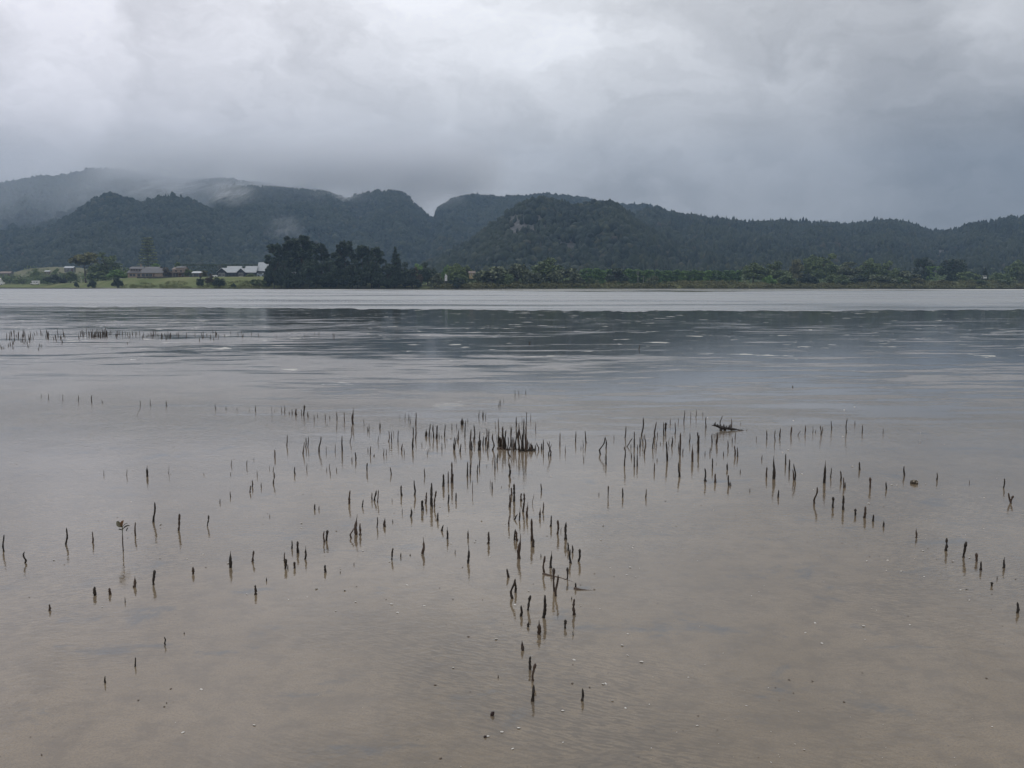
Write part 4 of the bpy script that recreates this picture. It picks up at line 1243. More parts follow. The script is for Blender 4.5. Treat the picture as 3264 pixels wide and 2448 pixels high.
(-0.691,7.207,0.0,0.063,0.0037,'n',18),(-0.335,10.54,0.0,0.074,0.0066,'t',3),(0.016,5.835,0.02,0.037,0.0041,'n',19),(-1.261,8.108,0.009,0.083,0.0035,'n',7),
(2.407,4.511,-0.001,0.021,0.0045,'k',34),(-1.911,6.634,0.003,0.047,0.0041,'b',8),(-0.286,6.595,0.002,0.093,0.0022,'w',19),(-1.855,10.14,0.002,0.11,0.004,'n',4),
(-1.944,6.806,0.002,0.054,0.0037,'n',8),(0.187,8.364,-0.002,0.051,0.0059,'n',15),(1.996,8.446,-0.0,0.077,0.004,'n',29),(-1.021,6.191,0.006,0.048,0.0034,'n',18),
(-1.954,10.23,-0.001,0.1,0.0044,'n',4),(3.584,9.362,-0.0,0.084,0.0044,'n',30),(-0.964,7.262,-0.005,0.06,0.0037,'n',18),(0.353,8.244,0.0,0.079,0.0035,'c',16),
(0.159,8.364,-0.004,0.073,0.0039,'n',15),(0.272,8.405,-0.0,0.055,0.0052,'n',15),(-5.413,11.828,0.006,0.102,0.0055,'n',0),(-1.329,6.112,0.001,0.037,0.0041,'s',18),
]
SMALL = [
(-0.645,8.405,-0.002,0.066,0.0043,'n'),(2.493,6.806,-0.001,0.039,0.0048,'n'),(-0.381,10.483,0.007,0.088,0.0049,'c'),(-1.554,8.768,0.011,0.08,0.0038,'c'),(-0.537,6.134,0.0,0.038,0.0039,'s'),
(-2.096,10.29,-0.002,0.063,0.0064,'k'),(2.104,10.495,0.005,0.093,0.0045,'n'),(-0.017,9.287,0.001,0.101,0.0033,'n'),(0.14,6.26,0.01,0.076,0.0022,'w'),(-2.743,10.464,0.005,0.126,0.0024,'k'),
(-2.701,10.89,0.002,0.087,0.0051,'n'),(0.263,3.852,-0.001,0.017,0.0033,'k'),(-0.618,5.011,0.0,0.024,0.004,'s'),(-1.488,9.516,0.004,0.08,0.0041,'n'),(-3.077,11.007,-0.001,0.072,0.006,'n'),
(1.539,8.446,-0.001,0.065,0.004,'n'),(0.656,8.446,-0.001,0.086,0.003,'n'),(-2.01,6.482,0.001,0.04,0.0038,'n'),(0.244,9.543,0.001,0.087,0.0037,'n'),(2.201,9.02,-0.0,0.063,0.0046,'n'),
(-2.207,7.589,0.003,0.056,0.0036,'n'),(-1.681,7.458,0.005,0.055,0.0035,'n'),(1.779,8.205,0.002,0.056,0.0042,'n'),(-4.329,10.582,0.047,0.116,0.0022,'w'),(-4.328,11.495,0.0,0.075,0.006,'n'),
(-1.117,10.069,-0.003,0.08,0.0043,'n'),(0.482,8.225,0.0,0.066,0.0035,'n'),(-0.631,9.595,0.0,0.06,0.0052,'k'),(0.107,9.954,-0.002,0.105,0.0027,'n'),(-1.141,8.108,0.004,0.062,0.0035,'n'),
(-3.055,7.219,0.003,0.057,0.003,'n'),(-2.442,10.643,0.002,0.073,0.005,'n'),(-1.931,7.362,0.005,0.051,0.0034,'t'),(1.534,8.205,0.003,0.045,0.0048,'n'),(-2.216,10.26,0.001,0.064,0.0052,'k'),
(1.149,8.364,0.001,0.052,0.0042,'n'),(-1.613,8.324,0.004,0.067,0.0032,'n'),(1.046,7.995,0.001,0.04,0.005,'n'),(-1.118,8.128,-0.001,0.053,0.0038,'n'),(1.722,9.954,-0.002,0.065,0.0047,'n'),
(1.481,8.615,-0.001,0.075,0.003,'n'),(2.009,10.308,0.001,0.089,0.0036,'n'),(3.076,9.362,-0.002,0.073,0.0036,'n'),(2.164,7.904,0.001,0.041,0.0046,'n'),(-2.757,7.309,0.009,0.071,0.0022,'w'),
(-2.582,10.769,0.001,0.063,0.0055,'n'),(-3.608,11.171,-0.001,0.08,0.0046,'n'),(-0.965,8.166,0.002,0.057,0.0035,'n'),(-1.287,8.777,0.006,0.074,0.0031,'n'),(-4.554,11.567,-0.001,0.08,0.0048,'n'),
(-2.353,10.559,0.0,0.059,0.0054,'n'),(-1.872,6.792,0.001,0.039,0.0034,'n'),(-0.37,8.791,-0.001,0.053,0.0041,'n'),(0.21,8.364,0.001,0.051,0.0039,'n'),(2.119,8.791,-0.001,0.053,0.0041,'n'),
(0.208,10.217,-0.001,0.082,0.0036,'n'),(-0.593,6.079,0.001,0.032,0.0034,'n'),(-1.159,10.278,0.003,0.08,0.0036,'n'),(0.276,7.958,-0.002,0.062,0.0028,'n'),(-1.843,4.274,0.001,0.027,0.0022,'n'),
(-0.72,9.053,0.0,0.057,0.0039,'n'),(-1.298,6.101,0.001,0.028,0.0036,'s'),(-0.726,6.003,0.001,0.035,0.0028,'n'),(-1.591,9.852,-0.0,0.075,0.0035,'n'),(-1.252,4.587,0.001,0.02,0.0029,'s'),
(-1.208,10.339,0.003,0.078,0.0036,'n'),(-1.495,9.48,-0.001,0.053,0.0044,'n'),(1.355,8.551,-0.002,0.058,0.0033,'n'),(-5.634,11.936,0.006,0.085,0.0043,'n'),(1.448,9.115,0.001,0.055,0.0039,'n'),
(1.875,8.089,-0.001,0.039,0.0044,'n'),(-1.195,4.8,0.001,0.022,0.0028,'n'),(-1.501,7.497,0.001,0.045,0.0032,'n'),(-2.357,7.65,0.006,0.049,0.003,'n'),(-0.164,6.833,0.0,0.055,0.0022,'w'),
(-5.9,12.068,0.003,0.094,0.0038,'n'),(-1.685,8.284,0.001,0.052,0.0032,'n'),(0.039,12.491,-0.0,0.086,0.0044,'n'),(0.218,8.364,-0.0,0.052,0.0033,'n'),(1.272,8.881,-0.001,0.055,0.0035,'n'),
(1.531,8.702,0.001,0.045,0.0041,'n'),(2.873,9.188,0.021,0.052,0.0039,'c'),(-2.739,10.911,0.0,0.074,0.0038,'n'),(-2.026,6.297,0.001,0.03,0.0033,'n'),(3.783,9.329,-0.002,0.054,0.0039,'n'),
(2.49,4.619,-0.001,0.018,0.0029,'s'),(-0.223,8.658,0.002,0.038,0.0047,'n'),(1.65,6.86,-0.004,0.03,0.0037,'n'),(0.16,5.011,-0.0,0.018,0.0034,'s'),(-4.683,11.567,0.001,0.057,0.0054,'n'),
(-1.371,7.814,0.001,0.039,0.0037,'n'),(-6.137,12.158,0.003,0.077,0.0044,'n'),(-0.32,5.08,0.0,0.022,0.0028,'n'),(-2.022,7.222,0.001,0.042,0.0028,'n'),(0.619,7.867,0.0,0.038,0.0037,'n'),
(-1.656,9.438,0.0,0.053,0.0037,'n'),(-1.447,7.253,-0.0,0.041,0.0028,'n'),(-0.756,8.158,-0.0,0.038,0.0038,'n'),(-0.158,11.578,0.002,0.063,0.0045,'n'),(1.041,8.446,-0.0,0.018,0.0082,'s'),
(-1.839,9.595,0.001,0.056,0.0034,'n'),(-0.302,10.432,0.003,0.06,0.0037,'n'),(-1.309,8.304,0.001,0.043,0.0032,'n'),(-0.754,9.067,-0.0,0.047,0.0035,'n'),(0.353,8.615,-0.001,0.045,0.0034,'n'),
(1.719,8.128,0.001,0.035,0.0038,'n'),(3.705,9.897,-0.002,0.051,0.0039,'n'),(-0.149,8.973,0.0,0.051,0.0031,'n'),(-3.25,7.251,0.001,0.04,0.0026,'n'),(3.23,9.516,0.0,0.04,0.0045,'n'),
(0.287,4.315,-0.0,0.014,0.0027,'s'),(1.842,7.346,-0.001,0.026,0.004,'s'),(1.744,6.66,-0.001,0.023,0.0036,'s'),(-0.807,9.115,0.0,0.049,0.0032,'n'),(1.827,10.069,-0.0,0.054,0.0035,'n'),
(0.193,12.718,-0.001,0.06,0.005,'n'),(-3.477,11.155,0.001,0.043,0.0052,'k'),(0.999,8.95,-0.001,0.047,0.0031,'n'),(1.105,8.488,-0.0,0.033,0.004,'n'),(-0.488,10.128,0.0,0.046,0.0039,'n'),
(0.093,12.563,-0.003,0.07,0.0039,'n'),(-1.424,7.4,-0.0,0.028,0.0035,'s'),(-0.569,5.041,0.0,0.009,0.005,'s'),(-0.144,11.656,-0.002,0.055,0.0041,'n'),(-0.761,5.775,0.0,0.017,0.0034,'s'),
(-0.323,8.724,0.001,0.027,0.0048,'s'),(-2.607,10.742,-0.002,0.037,0.005,'n'),(-0.587,9.714,-0.001,0.045,0.0034,'n'),(-5.261,11.796,-0.005,0.045,0.0049,'n'),(-1.58,5.907,0.001,0.019,0.003,'s'),
(-0.848,8.602,0.0,0.034,0.0034,'n'),(-1.282,10.483,-0.0,0.052,0.0029,'n'),(-1.507,7.409,0.001,0.029,0.0029,'n'),(-0.171,9.622,0.0,0.042,0.0034,'n'),(0.3,5.545,0.001,0.027,0.0022,'w'),
(0.625,6.532,-0.0,0.021,0.0031,'s'),(-2.064,10.382,-0.0,0.036,0.0045,'n'),(-1.195,9.237,0.001,0.044,0.0029,'n'),(1.246,7.832,-0.0,0.027,0.0034,'n'),(2.386,8.927,-0.001,0.037,0.0031,'n'),
(3.488,6.937,-0.001,0.024,0.0029,'s'),(2.212,10.624,-0.001,0.048,0.0033,'n'),(-6.331,12.353,0.002,0.055,0.0039,'n'),(-2.229,10.508,0.0,0.045,0.0033,'n'),(-0.53,8.858,0.0,0.032,0.0031,'n'),
(-1.419,3.87,0.0,0.008,0.0026,'s'),(-1.99,7.484,-0.001,0.031,0.0022,'n'),(-0.836,6.331,0.0,0.025,0.0022,'n'),(-0.901,4.725,0.0,0.009,0.0034,'s'),(-1.221,8.07,0.003,0.016,0.005,'s'),
(-2.321,10.464,0.002,0.041,0.0033,'n'),(-0.167,11.404,0.0,0.039,0.004,'n'),(-2.241,7.253,0.0,0.022,0.0028,'n'),(-0.635,8.904,0.003,0.029,0.0031,'n'),(-0.853,4.864,0.001,0.014,0.0022,'n'),
(-0.108,11.854,0.001,0.041,0.0037,'n'),(-0.191,8.973,0.0,0.031,0.0028,'n'),(0.636,8.426,-0.0,0.029,0.0026,'n'),(-0.697,9.067,0.0,0.028,0.0032,'n'),(-0.758,8.324,0.0,0.025,0.0029,'n'),
(1.407,8.667,-0.0,0.025,0.003,'n'),(3.114,9.387,-0.001,0.027,0.0033,'n'),(-3.321,11.084,0.0,0.034,0.0035,'n'),(-2.456,7.259,0.001,0.015,0.0034,'s'),(-2.831,10.945,0.001,0.033,0.003,'n'),
(-0.053,3.42,0.0,0.011,0.0022,'n'),(-2.233,7.893,0.001,0.023,0.0025,'n'),(-3.164,11.049,0.001,0.029,0.003,'n'),(-0.183,10.011,0.0,0.026,0.0031,'n'),(2.485,9.954,-0.001,0.024,0.0027,'n'),
(-0.21,7.606,0.0,0.018,0.0024,'n'),(1.138,8.108,-0.0,0.014,0.0032,'n'),(1.723,7.691,-0.0,0.017,0.0024,'s'),(-0.078,6.792,0.0,0.01,0.0026,'s'),(-2.973,10.993,0.0,0.016,0.0026,'s'),
(-2.64,9.88,0.0,0.015,0.0023,'s'),(-1.993,9.88,0.0,0.015,0.0031,'s'),(-13.98,25.73,0.002,0.108,0.0095,'n'),(-14.42,27.24,0.005,0.075,0.0095,'n'),(-14.48,26.69,-0.001,0.18,0.0095,'n'),
(-13.54,25.93,-0.01,0.138,0.0095,'n'),(-13.12,24.79,0.006,0.12,0.0095,'n'),(-14.38,27.25,0.003,0.158,0.0095,'n'),(-14.8,27.36,-0.001,0.171,0.0095,'n'),(-13.03,24.76,0.012,0.139,0.0095,'n'),
(-13.44,24.98,0.01,0.113,0.0095,'n'),(-14.12,27.14,-0.005,0.089,0.0095,'n'),(-13.48,26.05,-0.005,0.137,0.0095,'n'),(-13.99,26.21,0.002,0.108,0.0095,'n'),(-13.11,24.69,0.012,0.135,0.0095,'n'),
(-12.75,24.45,-0.009,0.133,0.0095,'n'),(-12.79,24.52,0.002,0.157,0.0095,'n'),(-14.08,26.76,0.002,0.163,0.0095,'n'),(-12.82,23.73,0.01,0.103,0.0095,'n'),(-12.05,21.91,-0.005,0.067,0.0095,'n'),
(-11.87,21.98,-0.009,0.096,0.0095,'n'),(-12.47,23.78,-0.003,0.094,0.0095,'n'),(-11.02,21.5,0.007,0.072,0.0095,'n'),(-12.77,23.69,-0.008,0.085,0.0095,'n'),(-12.44,22.84,-0.006,0.083,0.0095,'n'),
(-12.01,21.75,0.006,0.061,0.0095,'n'),(-11.72,22.92,0.0,0.074,0.0095,'n'),(-11.72,22.38,0.002,0.078,0.0095,'n'),(-11.51,22.6,0.003,0.071,0.0095,'n'),(-12.54,23.11,0.0,0.108,0.0095,'n'),
(-12.6,23.87,0.001,0.074,0.0095,'n'),(-12.35,22.34,-0.007,0.083,0.0095,'n'),(-12.45,25.54,-0.003,0.112,0.0095,'n'),(-11.93,24.54,-0.005,0.055,0.0095,'n'),(-11.57,23.77,-0.001,0.071,0.0095,'n'),
(-12.75,26.12,-0.003,0.088,0.0095,'n'),(-12.34,25.05,-0.002,0.079,0.0095,'n'),(-13.25,27.35,0.005,0.11,0.0095,'n'),(-13.08,26.51,-0.007,0.127,0.0095,'n'),(-12.72,25.66,-0.009,0.114,0.0095,'n'),
(-12.85,26.06,-0.002,0.127,0.0095,'n'),(-12.92,26.73,0.003,0.087,0.0095,'n'),(-12.53,27.63,-0.008,0.11,0.0095,'n'),(-14.02,28.56,0.013,0.188,0.0095,'n'),(-14.89,28.24,0.005,0.186,0.0095,'n'),
(-12.93,28.0,-0.004,0.1,0.0095,'n'),(-13.09,28.27,-0.002,0.128,0.0095,'n'),(-13.95,27.78,-0.014,0.197,0.0095,'n'),(-14.22,26.03,0.018,0.18,0.0095,'n'),(-13.03,26.01,-0.01,0.186,0.0095,'n'),
(-12.35,26.36,0.001,0.157,0.0095,'n'),(-14.46,28.02,-0.01,0.112,0.0095,'n'),(-13.67,28.21,-0.017,0.186,0.0095,'n'),(-12.11,26.82,0.015,0.191,0.0095,'n'),(-12.3,27.2,0.004,0.083,0.0095,'n'),
(-14.88,28.16,0.001,0.168,0.0095,'n'),(-13.11,26.04,-0.005,0.149,0.0095,'n'),(-13.67,26.28,0.008,0.135,0.0095,'n'),(-14.54,28.54,0.01,0.153,0.0095,'n'),(-14.01,26.5,0.012,0.188,0.0095,'n'),
(-13.45,29.25,0.012,0.17,0.0095,'n'),(-15.3,28.27,0.001,0.118,0.0095,'n'),(-13.84,27.56,-0.018,0.178,0.0095,'n'),(-15.57,28.8,-0.009,0.102,0.0095,'n'),(-11.69,26.31,0.0,0.089,0.0095,'n'),
(-14.43,28.11,0.004,0.128,0.0095,'n'),(-13.55,27.95,-0.004,0.107,0.0095,'n'),(-14.55,27.28,-0.004,0.169,0.0095,'n'),(-15.39,28.61,0.003,0.133,0.0095,'n'),(-12.94,27.88,0.005,0.183,0.0095,'n'),
(-13.98,27.91,0.006,0.145,0.0095,'n'),(-13.47,26.82,-0.007,0.135,0.0095,'n'),(-13.15,26.81,-0.001,0.089,0.0095,'n'),(-13.16,26.23,-0.005,0.188,0.0095,'n'),(-11.99,26.51,-0.001,0.11,0.0095,'n'),
(-14.11,26.44,0.012,0.157,0.0095,'n'),(-12.46,26.9,0.002,0.169,0.0095,'n'),(-14.55,27.17,-0.006,0.082,0.0095,'n'),(-13.54,29.11,-0.008,0.099,0.0095,'n'),(-12.98,28.6,0.006,0.088,0.0095,'n'),
(-14.06,26.34,0.011,0.158,0.0095,'n'),(-12.14,27.2,-0.017,0.178,0.0095,'n'),(-12.78,27.43,-0.013,0.17,0.0095,'n'),(-12.19,26.06,-0.003,0.085,0.0095,'n'),(-12.86,26.39,-0.007,0.107,0.0095,'n'),
(-14.09,27.07,-0.004,0.172,0.0095,'n'),(-14.13,27.82,-0.002,0.127,0.0095,'n'),(-14.77,27.46,-0.004,0.202,0.0095,'n'),(-12.21,27.59,0.012,0.229,0.0095,'n'),(-12.05,27.11,0.005,0.19,0.0095,'n'),
(-12.12,27.6,0.006,0.128,0.0095,'n'),(-11.89,27.1,0.008,0.184,0.0095,'n'),(-12.54,27.44,0.002,0.145,0.0095,'n'),(-12.47,27.49,0.021,0.228,0.0095,'n'),(-12.2,26.86,0.013,0.177,0.0095,'n'),
(-12.26,27.44,-0.014,0.148,0.0095,'n'),(-12.27,27.28,-0.004,0.14,0.0095,'n'),(-12.14,26.77,0.013,0.132,0.0095,'n'),(-12.14,27.0,0.013,0.187,0.0095,'n'),(-11.93,27.05,0.008,0.189,0.0095,'n'),
(-12.0,27.26,0.021,0.233,0.0095,'n'),(-12.37,27.49,0.007,0.151,0.0095,'n'),(-11.8,26.53,-0.013,0.246,0.0095,'n'),(-12.54,27.45,0.006,0.143,0.0095,'n'),(-11.71,26.61,0.011,0.15,0.0095,'n'),
(-12.36,27.23,-0.019,0.232,0.0095,'n'),(-12.26,26.69,-0.004,0.156,0.0095,'n'),(-12.02,26.9,-0.004,0.111,0.0095,'n'),(-12.24,27.15,0.002,0.145,0.0095,'n'),(-11.93,27.27,-0.015,0.202,0.0095,'n'),
(-12.24,26.91,0.01,0.128,0.0095,'n'),(-12.14,27.68,-0.007,0.272,0.0095,'n'),(-11.85,26.79,0.006,0.157,0.0095,'n'),(-11.9,26.73,0.008,0.152,0.0095,'n'),(-11.77,26.9,-0.015,0.197,0.0095,'n'),
(-12.28,27.33,0.008,0.231,0.0095,'n'),(-12.33,27.56,0.006,0.221,0.0095,'n'),(-12.17,26.62,-0.016,0.215,0.0095,'n'),(-12.1,27.61,0.007,0.168,0.0095,'n'),(-12.08,27.05,-0.002,0.217,0.0095,'n'),
(-12.51,27.57,0.005,0.124,0.0095,'n'),(-11.98,27.07,-0.007,0.232,0.0095,'n'),(-11.69,27.79,-0.014,0.157,0.0095,'n'),(-11.33,28.17,-0.004,0.148,0.0095,'n'),(-11.52,27.73,0.007,0.123,0.0095,'n'),
(-10.99,26.55,-0.003,0.076,0.0095,'n'),(-12.38,28.56,0.007,0.151,0.0095,'n'),(-12.1,28.34,0.005,0.112,0.0095,'n'),(-10.13,26.8,-0.009,0.123,0.0095,'n'),(-11.62,28.33,0.002,0.124,0.0095,'n'),
(-11.99,28.16,-0.014,0.149,0.0095,'n'),(-10.02,26.44,-0.004,0.156,0.0095,'n'),(-10.85,27.24,0.012,0.13,0.0095,'n'),(-10.87,28.02,-0.0,0.157,0.0095,'n'),(-10.6,26.86,0.004,0.066,0.0095,'n'),
(-10.71,27.49,-0.001,0.12,0.0095,'n'),(-11.68,27.38,0.0,0.071,0.0095,'n'),(-10.8,27.62,0.011,0.125,0.0095,'n'),(-10.59,28.5,0.004,0.152,0.0095,'n'),(-12.18,27.85,-0.008,0.092,0.0095,'n'),
(-10.52,26.34,0.007,0.095,0.0095,'n'),(-11.03,28.5,0.003,0.159,0.0095,'n'),(-9.93,26.89,-0.004,0.138,0.0095,'n'),(-9.97,26.33,-0.002,0.147,0.0095,'n'),(-10.52,27.51,-0.007,0.078,0.0095,'n'),
(-12.32,28.31,-0.0,0.086,0.0095,'n'),(-10.59,27.36,0.003,0.109,0.0095,'n'),(-11.51,27.56,-0.003,0.144,0.0095,'n'),(-11.29,26.42,-0.004,0.134,0.0095,'n'),(-11.3,27.38,-0.007,0.127,0.0095,'n'),
(-12.48,28.28,-0.011,0.15,0.0095,'n'),(-11.48,28.32,-0.006,0.091,0.0095,'n'),(-11.64,28.4,-0.006,0.072,0.0095,'n'),(-11.77,27.49,-0.007,0.073,0.0095,'n'),(-11.27,27.72,-0.012,0.139,0.0095,'n'),
(-11.38,27.75,0.007,0.07,0.0095,'n'),(-12.14,28.62,-0.008,0.12,0.0095,'n'),(-10.96,27.89,-0.007,0.081,0.0095,'n'),(-10.81,28.09,-0.001,0.15,0.0095,'n'),(-10.33,28.02,-0.004,0.094,0.0095,'n'),
(-10.25,27.12,-0.008,0.1,0.0095,'n'),(-10.19,26.24,-0.012,0.121,0.0095,'n'),(-10.54,28.1,-0.007,0.077,0.0095,'n'),(-9.61,25.71,-0.008,0.131,0.0095,'n'),(-8.39,26.41,0.011,0.126,0.0095,'n'),
(-9.06,28.36,0.002,0.09,0.0095,'n'),(-8.97,28.11,0.006,0.088,0.0095,'n'),(-9.91,26.78,0.003,0.087,0.0095,'n'),(-8.88,27.72,0.006,0.127,0.0095,'n'),(-8.51,26.1,-0.004,0.135,0.0095,'n'),
(-9.66,27.47,-0.001,0.129,0.0095,'n'),(-10.0,27.74,0.003,0.125,0.0095,'n'),(-8.94,26.79,-0.007,0.101,0.0095,'n'),(-9.48,28.42,0.005,0.105,0.0095,'n'),(-9.42,28.07,0.006,0.083,0.0095,'n'),
(-8.4,24.86,-0.001,0.125,0.0095,'n'),(-8.19,25.4,-0.002,0.083,0.0095,'n'),(-9.96,26.74,-0.011,0.141,0.0095,'n'),(-9.59,28.01,0.002,0.068,0.0095,'n'),(-10.25,28.3,0.002,0.075,0.0095,'n'),
(-8.67,29.63,0.007,0.07,0.0095,'n'),(-8.83,27.59,0.004,0.079,0.0095,'n'),(-7.82,26.84,-0.005,0.085,0.0095,'n'),(-9.48,29.36,-0.009,0.116,0.0095,'n'),(-8.79,26.27,0.005,0.06,0.0095,'n'),
(-9.21,27.93,0.004,0.066,0.0095,'n'),(-7.94,27.32,0.008,0.103,0.0095,'n'),(-8.52,27.45,-0.006,0.081,0.0095,'n'),(-7.53,27.48,-0.006,0.108,0.0095,'n'),(-8.27,27.94,-0.009,0.103,0.0095,'n'),
(-8.65,27.86,0.001,0.054,0.0095,'n'),(-7.9,28.08,0.002,0.098,0.0095,'n'),(-9.08,28.34,-0.004,0.125,0.0095,'n'),(-8.92,29.34,-0.005,0.069,0.0095,'n'),(-5.31,27.44,0.01,0.103,0.0095,'n'),
(-6.04,26.96,-0.001,0.079,0.0095,'n'),(-5.19,27.02,-0.0,0.107,0.0095,'n'),(-5.89,28.22,0.01,0.115,0.0095,'n'),(-6.86,26.95,-0.005,0.056,0.0095,'n'),(-6.08,28.51,0.002,0.083,0.0095,'n'),
(-9.85,23.68,-0.001,0.064,0.0095,'n'),(0.47,23.97,-0.003,0.062,0.0095,'n'),(0.45,24.08,-0.004,0.048,0.0095,'n'),(3.0,21.83,0.01,0.109,0.0095,'n'),(4.15,13.6,-0.002,0.029,0.0095,'n'),
]
SHELLS = [(-2.216,5.711),(-2.514,4.948),(-1.944,4.98),(-1.791,4.969),(-1.732,5.06),(-1.924,4.209),(-1.541,4.892),(-2.233,5.383),(-1.336,5.739),(-1.309,5.625),(-1.079,5.56),(-1.539,4.89),(-1.294,4.386),(-1.072,4.305),(-0.991,4.343),(-0.972,4.467),(-0.911,4.789),(-0.746,4.277),(-0.669,4.922),(-0.605,4.311),(-0.827,4.443),(-0.847,5.127),(-0.816,4.151),(-0.57,4.244),(-0.492,6.186),(-0.421,5.939),(-0.529,5.811),(-0.195,5.799),(-0.357,5.278),(-0.218,5.302),(-0.507,5.057),(-0.123,5.018),(-0.527,4.522),(-0.412,4.219),(-0.569,4.244),(-0.527,4.13),(0.082,4.433),(-0.018,5.41),(-0.044,5.731),(0.014,4.233),(-0.504,11.278),(-0.284,10.058),(-0.294,9.312),(-0.603,9.006),(-0.455,8.89),(-0.795,8.397),(-1.108,8.373),(0.295,7.419),(0.308,7.186),(0.526,5.353),(0.572,5.681),(0.703,5.232),(0.693,5.184),(0.633,4.817),(0.525,4.813),(0.598,4.685),(0.639,4.65),(0.082,4.433),(0.014,4.231),(0.324,4.219),(-0.067,3.808),(0.501,3.865),(0.462,3.739),(0.472,3.633),(0.518,3.567),(0.25,3.588),(0.355,3.363),(0.365,3.221),(0.405,3.161),(0.18,3.14),(0.023,3.011),(-0.034,2.982),(0.168,2.911),(0.002,2.869),(-0.081,2.953),(3.14,10.23),(2.443,8.244),(2.526,8.356),(3.298,9.125),(2.834,7.589),(2.319,7.283),(1.353,6.082),(2.466,6.275),(2.225,6.712),(4.25,11.389),(4.027,11.12),(2.23,10.451),(2.835,7.593),(4.18,9.363),(3.912,8.762),(2.867,6.871),(2.903,6.863),(3.14,6.908),(2.466,6.275),(3.102,6.554),(3.355,6.455),(2.32,7.288),(2.334,5.126),(2.53,4.991),(2.409,4.926),(2.342,4.971),(2.158,5.038),(1.939,4.93),(2.053,4.75),(1.678,4.667),(2.061,4.946),(1.98,4.764),(2.19,4.298),(1.768,3.976),(1.556,3.959),(1.354,3.998),(1.503,3.804),(1.306,3.761),(1.274,3.882),(2.22,4.447),(2.926,5.615),(2.134,4.658),(-1.159,3.313),(-0.884,3.032),(-0.232,3.511),(0.634,3.028),(0.949,2.863),(-1.11,2.979),(0.345,3.361)]
ZONES = ['far upper-left row', 'straggling line beside far stubs', 'run of stubs between pale flats', 'open patch behind dense clump', 'patch beside tapered tall root', "row beyond dense clump's shoulder", 'fringe below far stubs', 'midfield cluster by rippled film', 'sparse middle row above seedling', "seedling's own row", 'stout stubs in front of seedling', 'lonely shallows near camera', 'bunch of knobbly roots beside forked pair', 'low knobbly group above bare sand', 'left edge of dense clump', 'dense clump core', 'right edge of dense clump', 'patch left of dense clump', 'spread in front of dense clump', 'column just below dense clump', 'bare middle sand', 'column beside buried cable root', 'nearest column on bare sand', 'gap beyond dense clump and central thicket', 'back edge of central thicket', 'heart of central thicket', 'front edge of central thicket', 'open film below central thicket', 'water around driftwood branch', 'patch in front of driftwood', 'row beyond driftwood', 'band before the encrusted rock', 'water beside encrusted rock', 'line leading from rock toward camera', 'lone trail beneath the rock']
# ------------------------------------------------------------------ mangrove breathing roots on the flat
def root_bark():
    m, T = mat_new("root_bark")
    p = T.n('ShaderNodeNewGeometry').outputs['Position']
    ob = T.n('ShaderNodeObjectInfo').outputs['Random']
    n1 = T.noise(p, 70, 4, 0.65)
    n2 = T.noise(p, 320, 3, 0.6)
    c = T.mix(T.smooth(n1, 0.35, 0.68), (0.012, 0.010, 0.008), (0.048, 0.037, 0.028))
    c = T.mix(T.m('MULTIPLY', T.smooth(ob, 0.45, 1.0), 0.75), c, (0.085, 0.055, 0.038))
    principled(T, c, 0.55, bump(T, n2, 0.6, 0.002), spec=0.35)
    return m


ROOT_MAT = root_bark()


def root_geo(dx, h, r, st, rnd, n=12, sides=8):
    """one tapering, knobbly root from just below the sand up to its tip"""
    V, F = [], []
    ax, ay = rnd.uniform(-1, 1), rnd.uniform(-1, 1)
    bend = {'c': 0.20, 'w': 0.08}.get(st, 0.085) * h
    ph = rnd.uniform(0, 6.28)
    rough = {'b': 0.34, 'k': 0.22, 't': 0.2, 's': 0.25, 'w': 0.05}.get(st, 0.16)
    dy = rnd.uniform(-0.12, 0.12) * h
    kn = [1 + rough * rnd.uniform(-1, 1) for _ in range(n)]
    for i in range(n):
        t = i / (n - 1)
        z = -0.03 + (h + 0.03) * t
        s = max(0, z / h)
        cx = dx * s + bend * math.sin(s * (4.2 if st == 'c' else 3.1) + ph) * min(1, s * 3) * (1 - 0.5 * s) * ax
        cy = dy * s + bend * 0.6 * ay * math.sin(s * 5 + ph)
        if st == 't':
            rr = r * (1.0 + 0.1 * (1 - s)) if s < 0.5 else r * max(0.22, 1 - 2.6 * (s - 0.5))
        elif st == 'k':
            rr = r * (0.82 if s < 0.72 else 1.12)
        elif st == 's':
            rr = r * (1.05 - 0.35 * s)
        elif st == 'w':
            rr = r * (1 - 0.4 * s)
        elif st == 'b':
            rr = r * (1.02 - 0.3 * s)
        else:
            rr = r * (1.08 - 0.42 * s)
        rr *= kn[i]
        if i == n - 1:
            rr *= 0.45
        for k in range(sides):
            a = 2 * math.pi * k / sides + 0.3 * i
            q = rr * (1 + rough * 0.8 * rnd.uniform(-1, 1))
            V.append((cx + q * math.cos(a), cy + q * math.sin(a), z + rnd.uniform(-0.2, 0.2) * h / n * (i not in (0, n - 1))))
    for i in range(n - 1):
        for k in range(sides):
            F.append((i * sides + k, i * sides + (k + 1) % sides, (i + 1) * sides + (k + 1) % sides, (i + 1) * sides + k))
    V.append((V[-1][0] * 0 + sum(v[0] for v in V[-sides:]) / sides, sum(v[1] for v in V[-sides:]) / sides, h + r * 0.25))
    c = len(V) - 1
    for k in range(sides):
        F.append(((n - 1) * sides + k, (n - 1) * sides + (k + 1) % sides, c))
    return V, F


ORD = ["first", "second", "third", "fourth", "fifth", "sixth", "seventh", "eighth", "ninth", "tenth"]
SHAPE = {'n': "tapered", 'k': "knob-topped", 't': "needle-tipped", 's': "stubby", 'w': "twig-thin", 'b': "knobbly", 'c': "curved"}


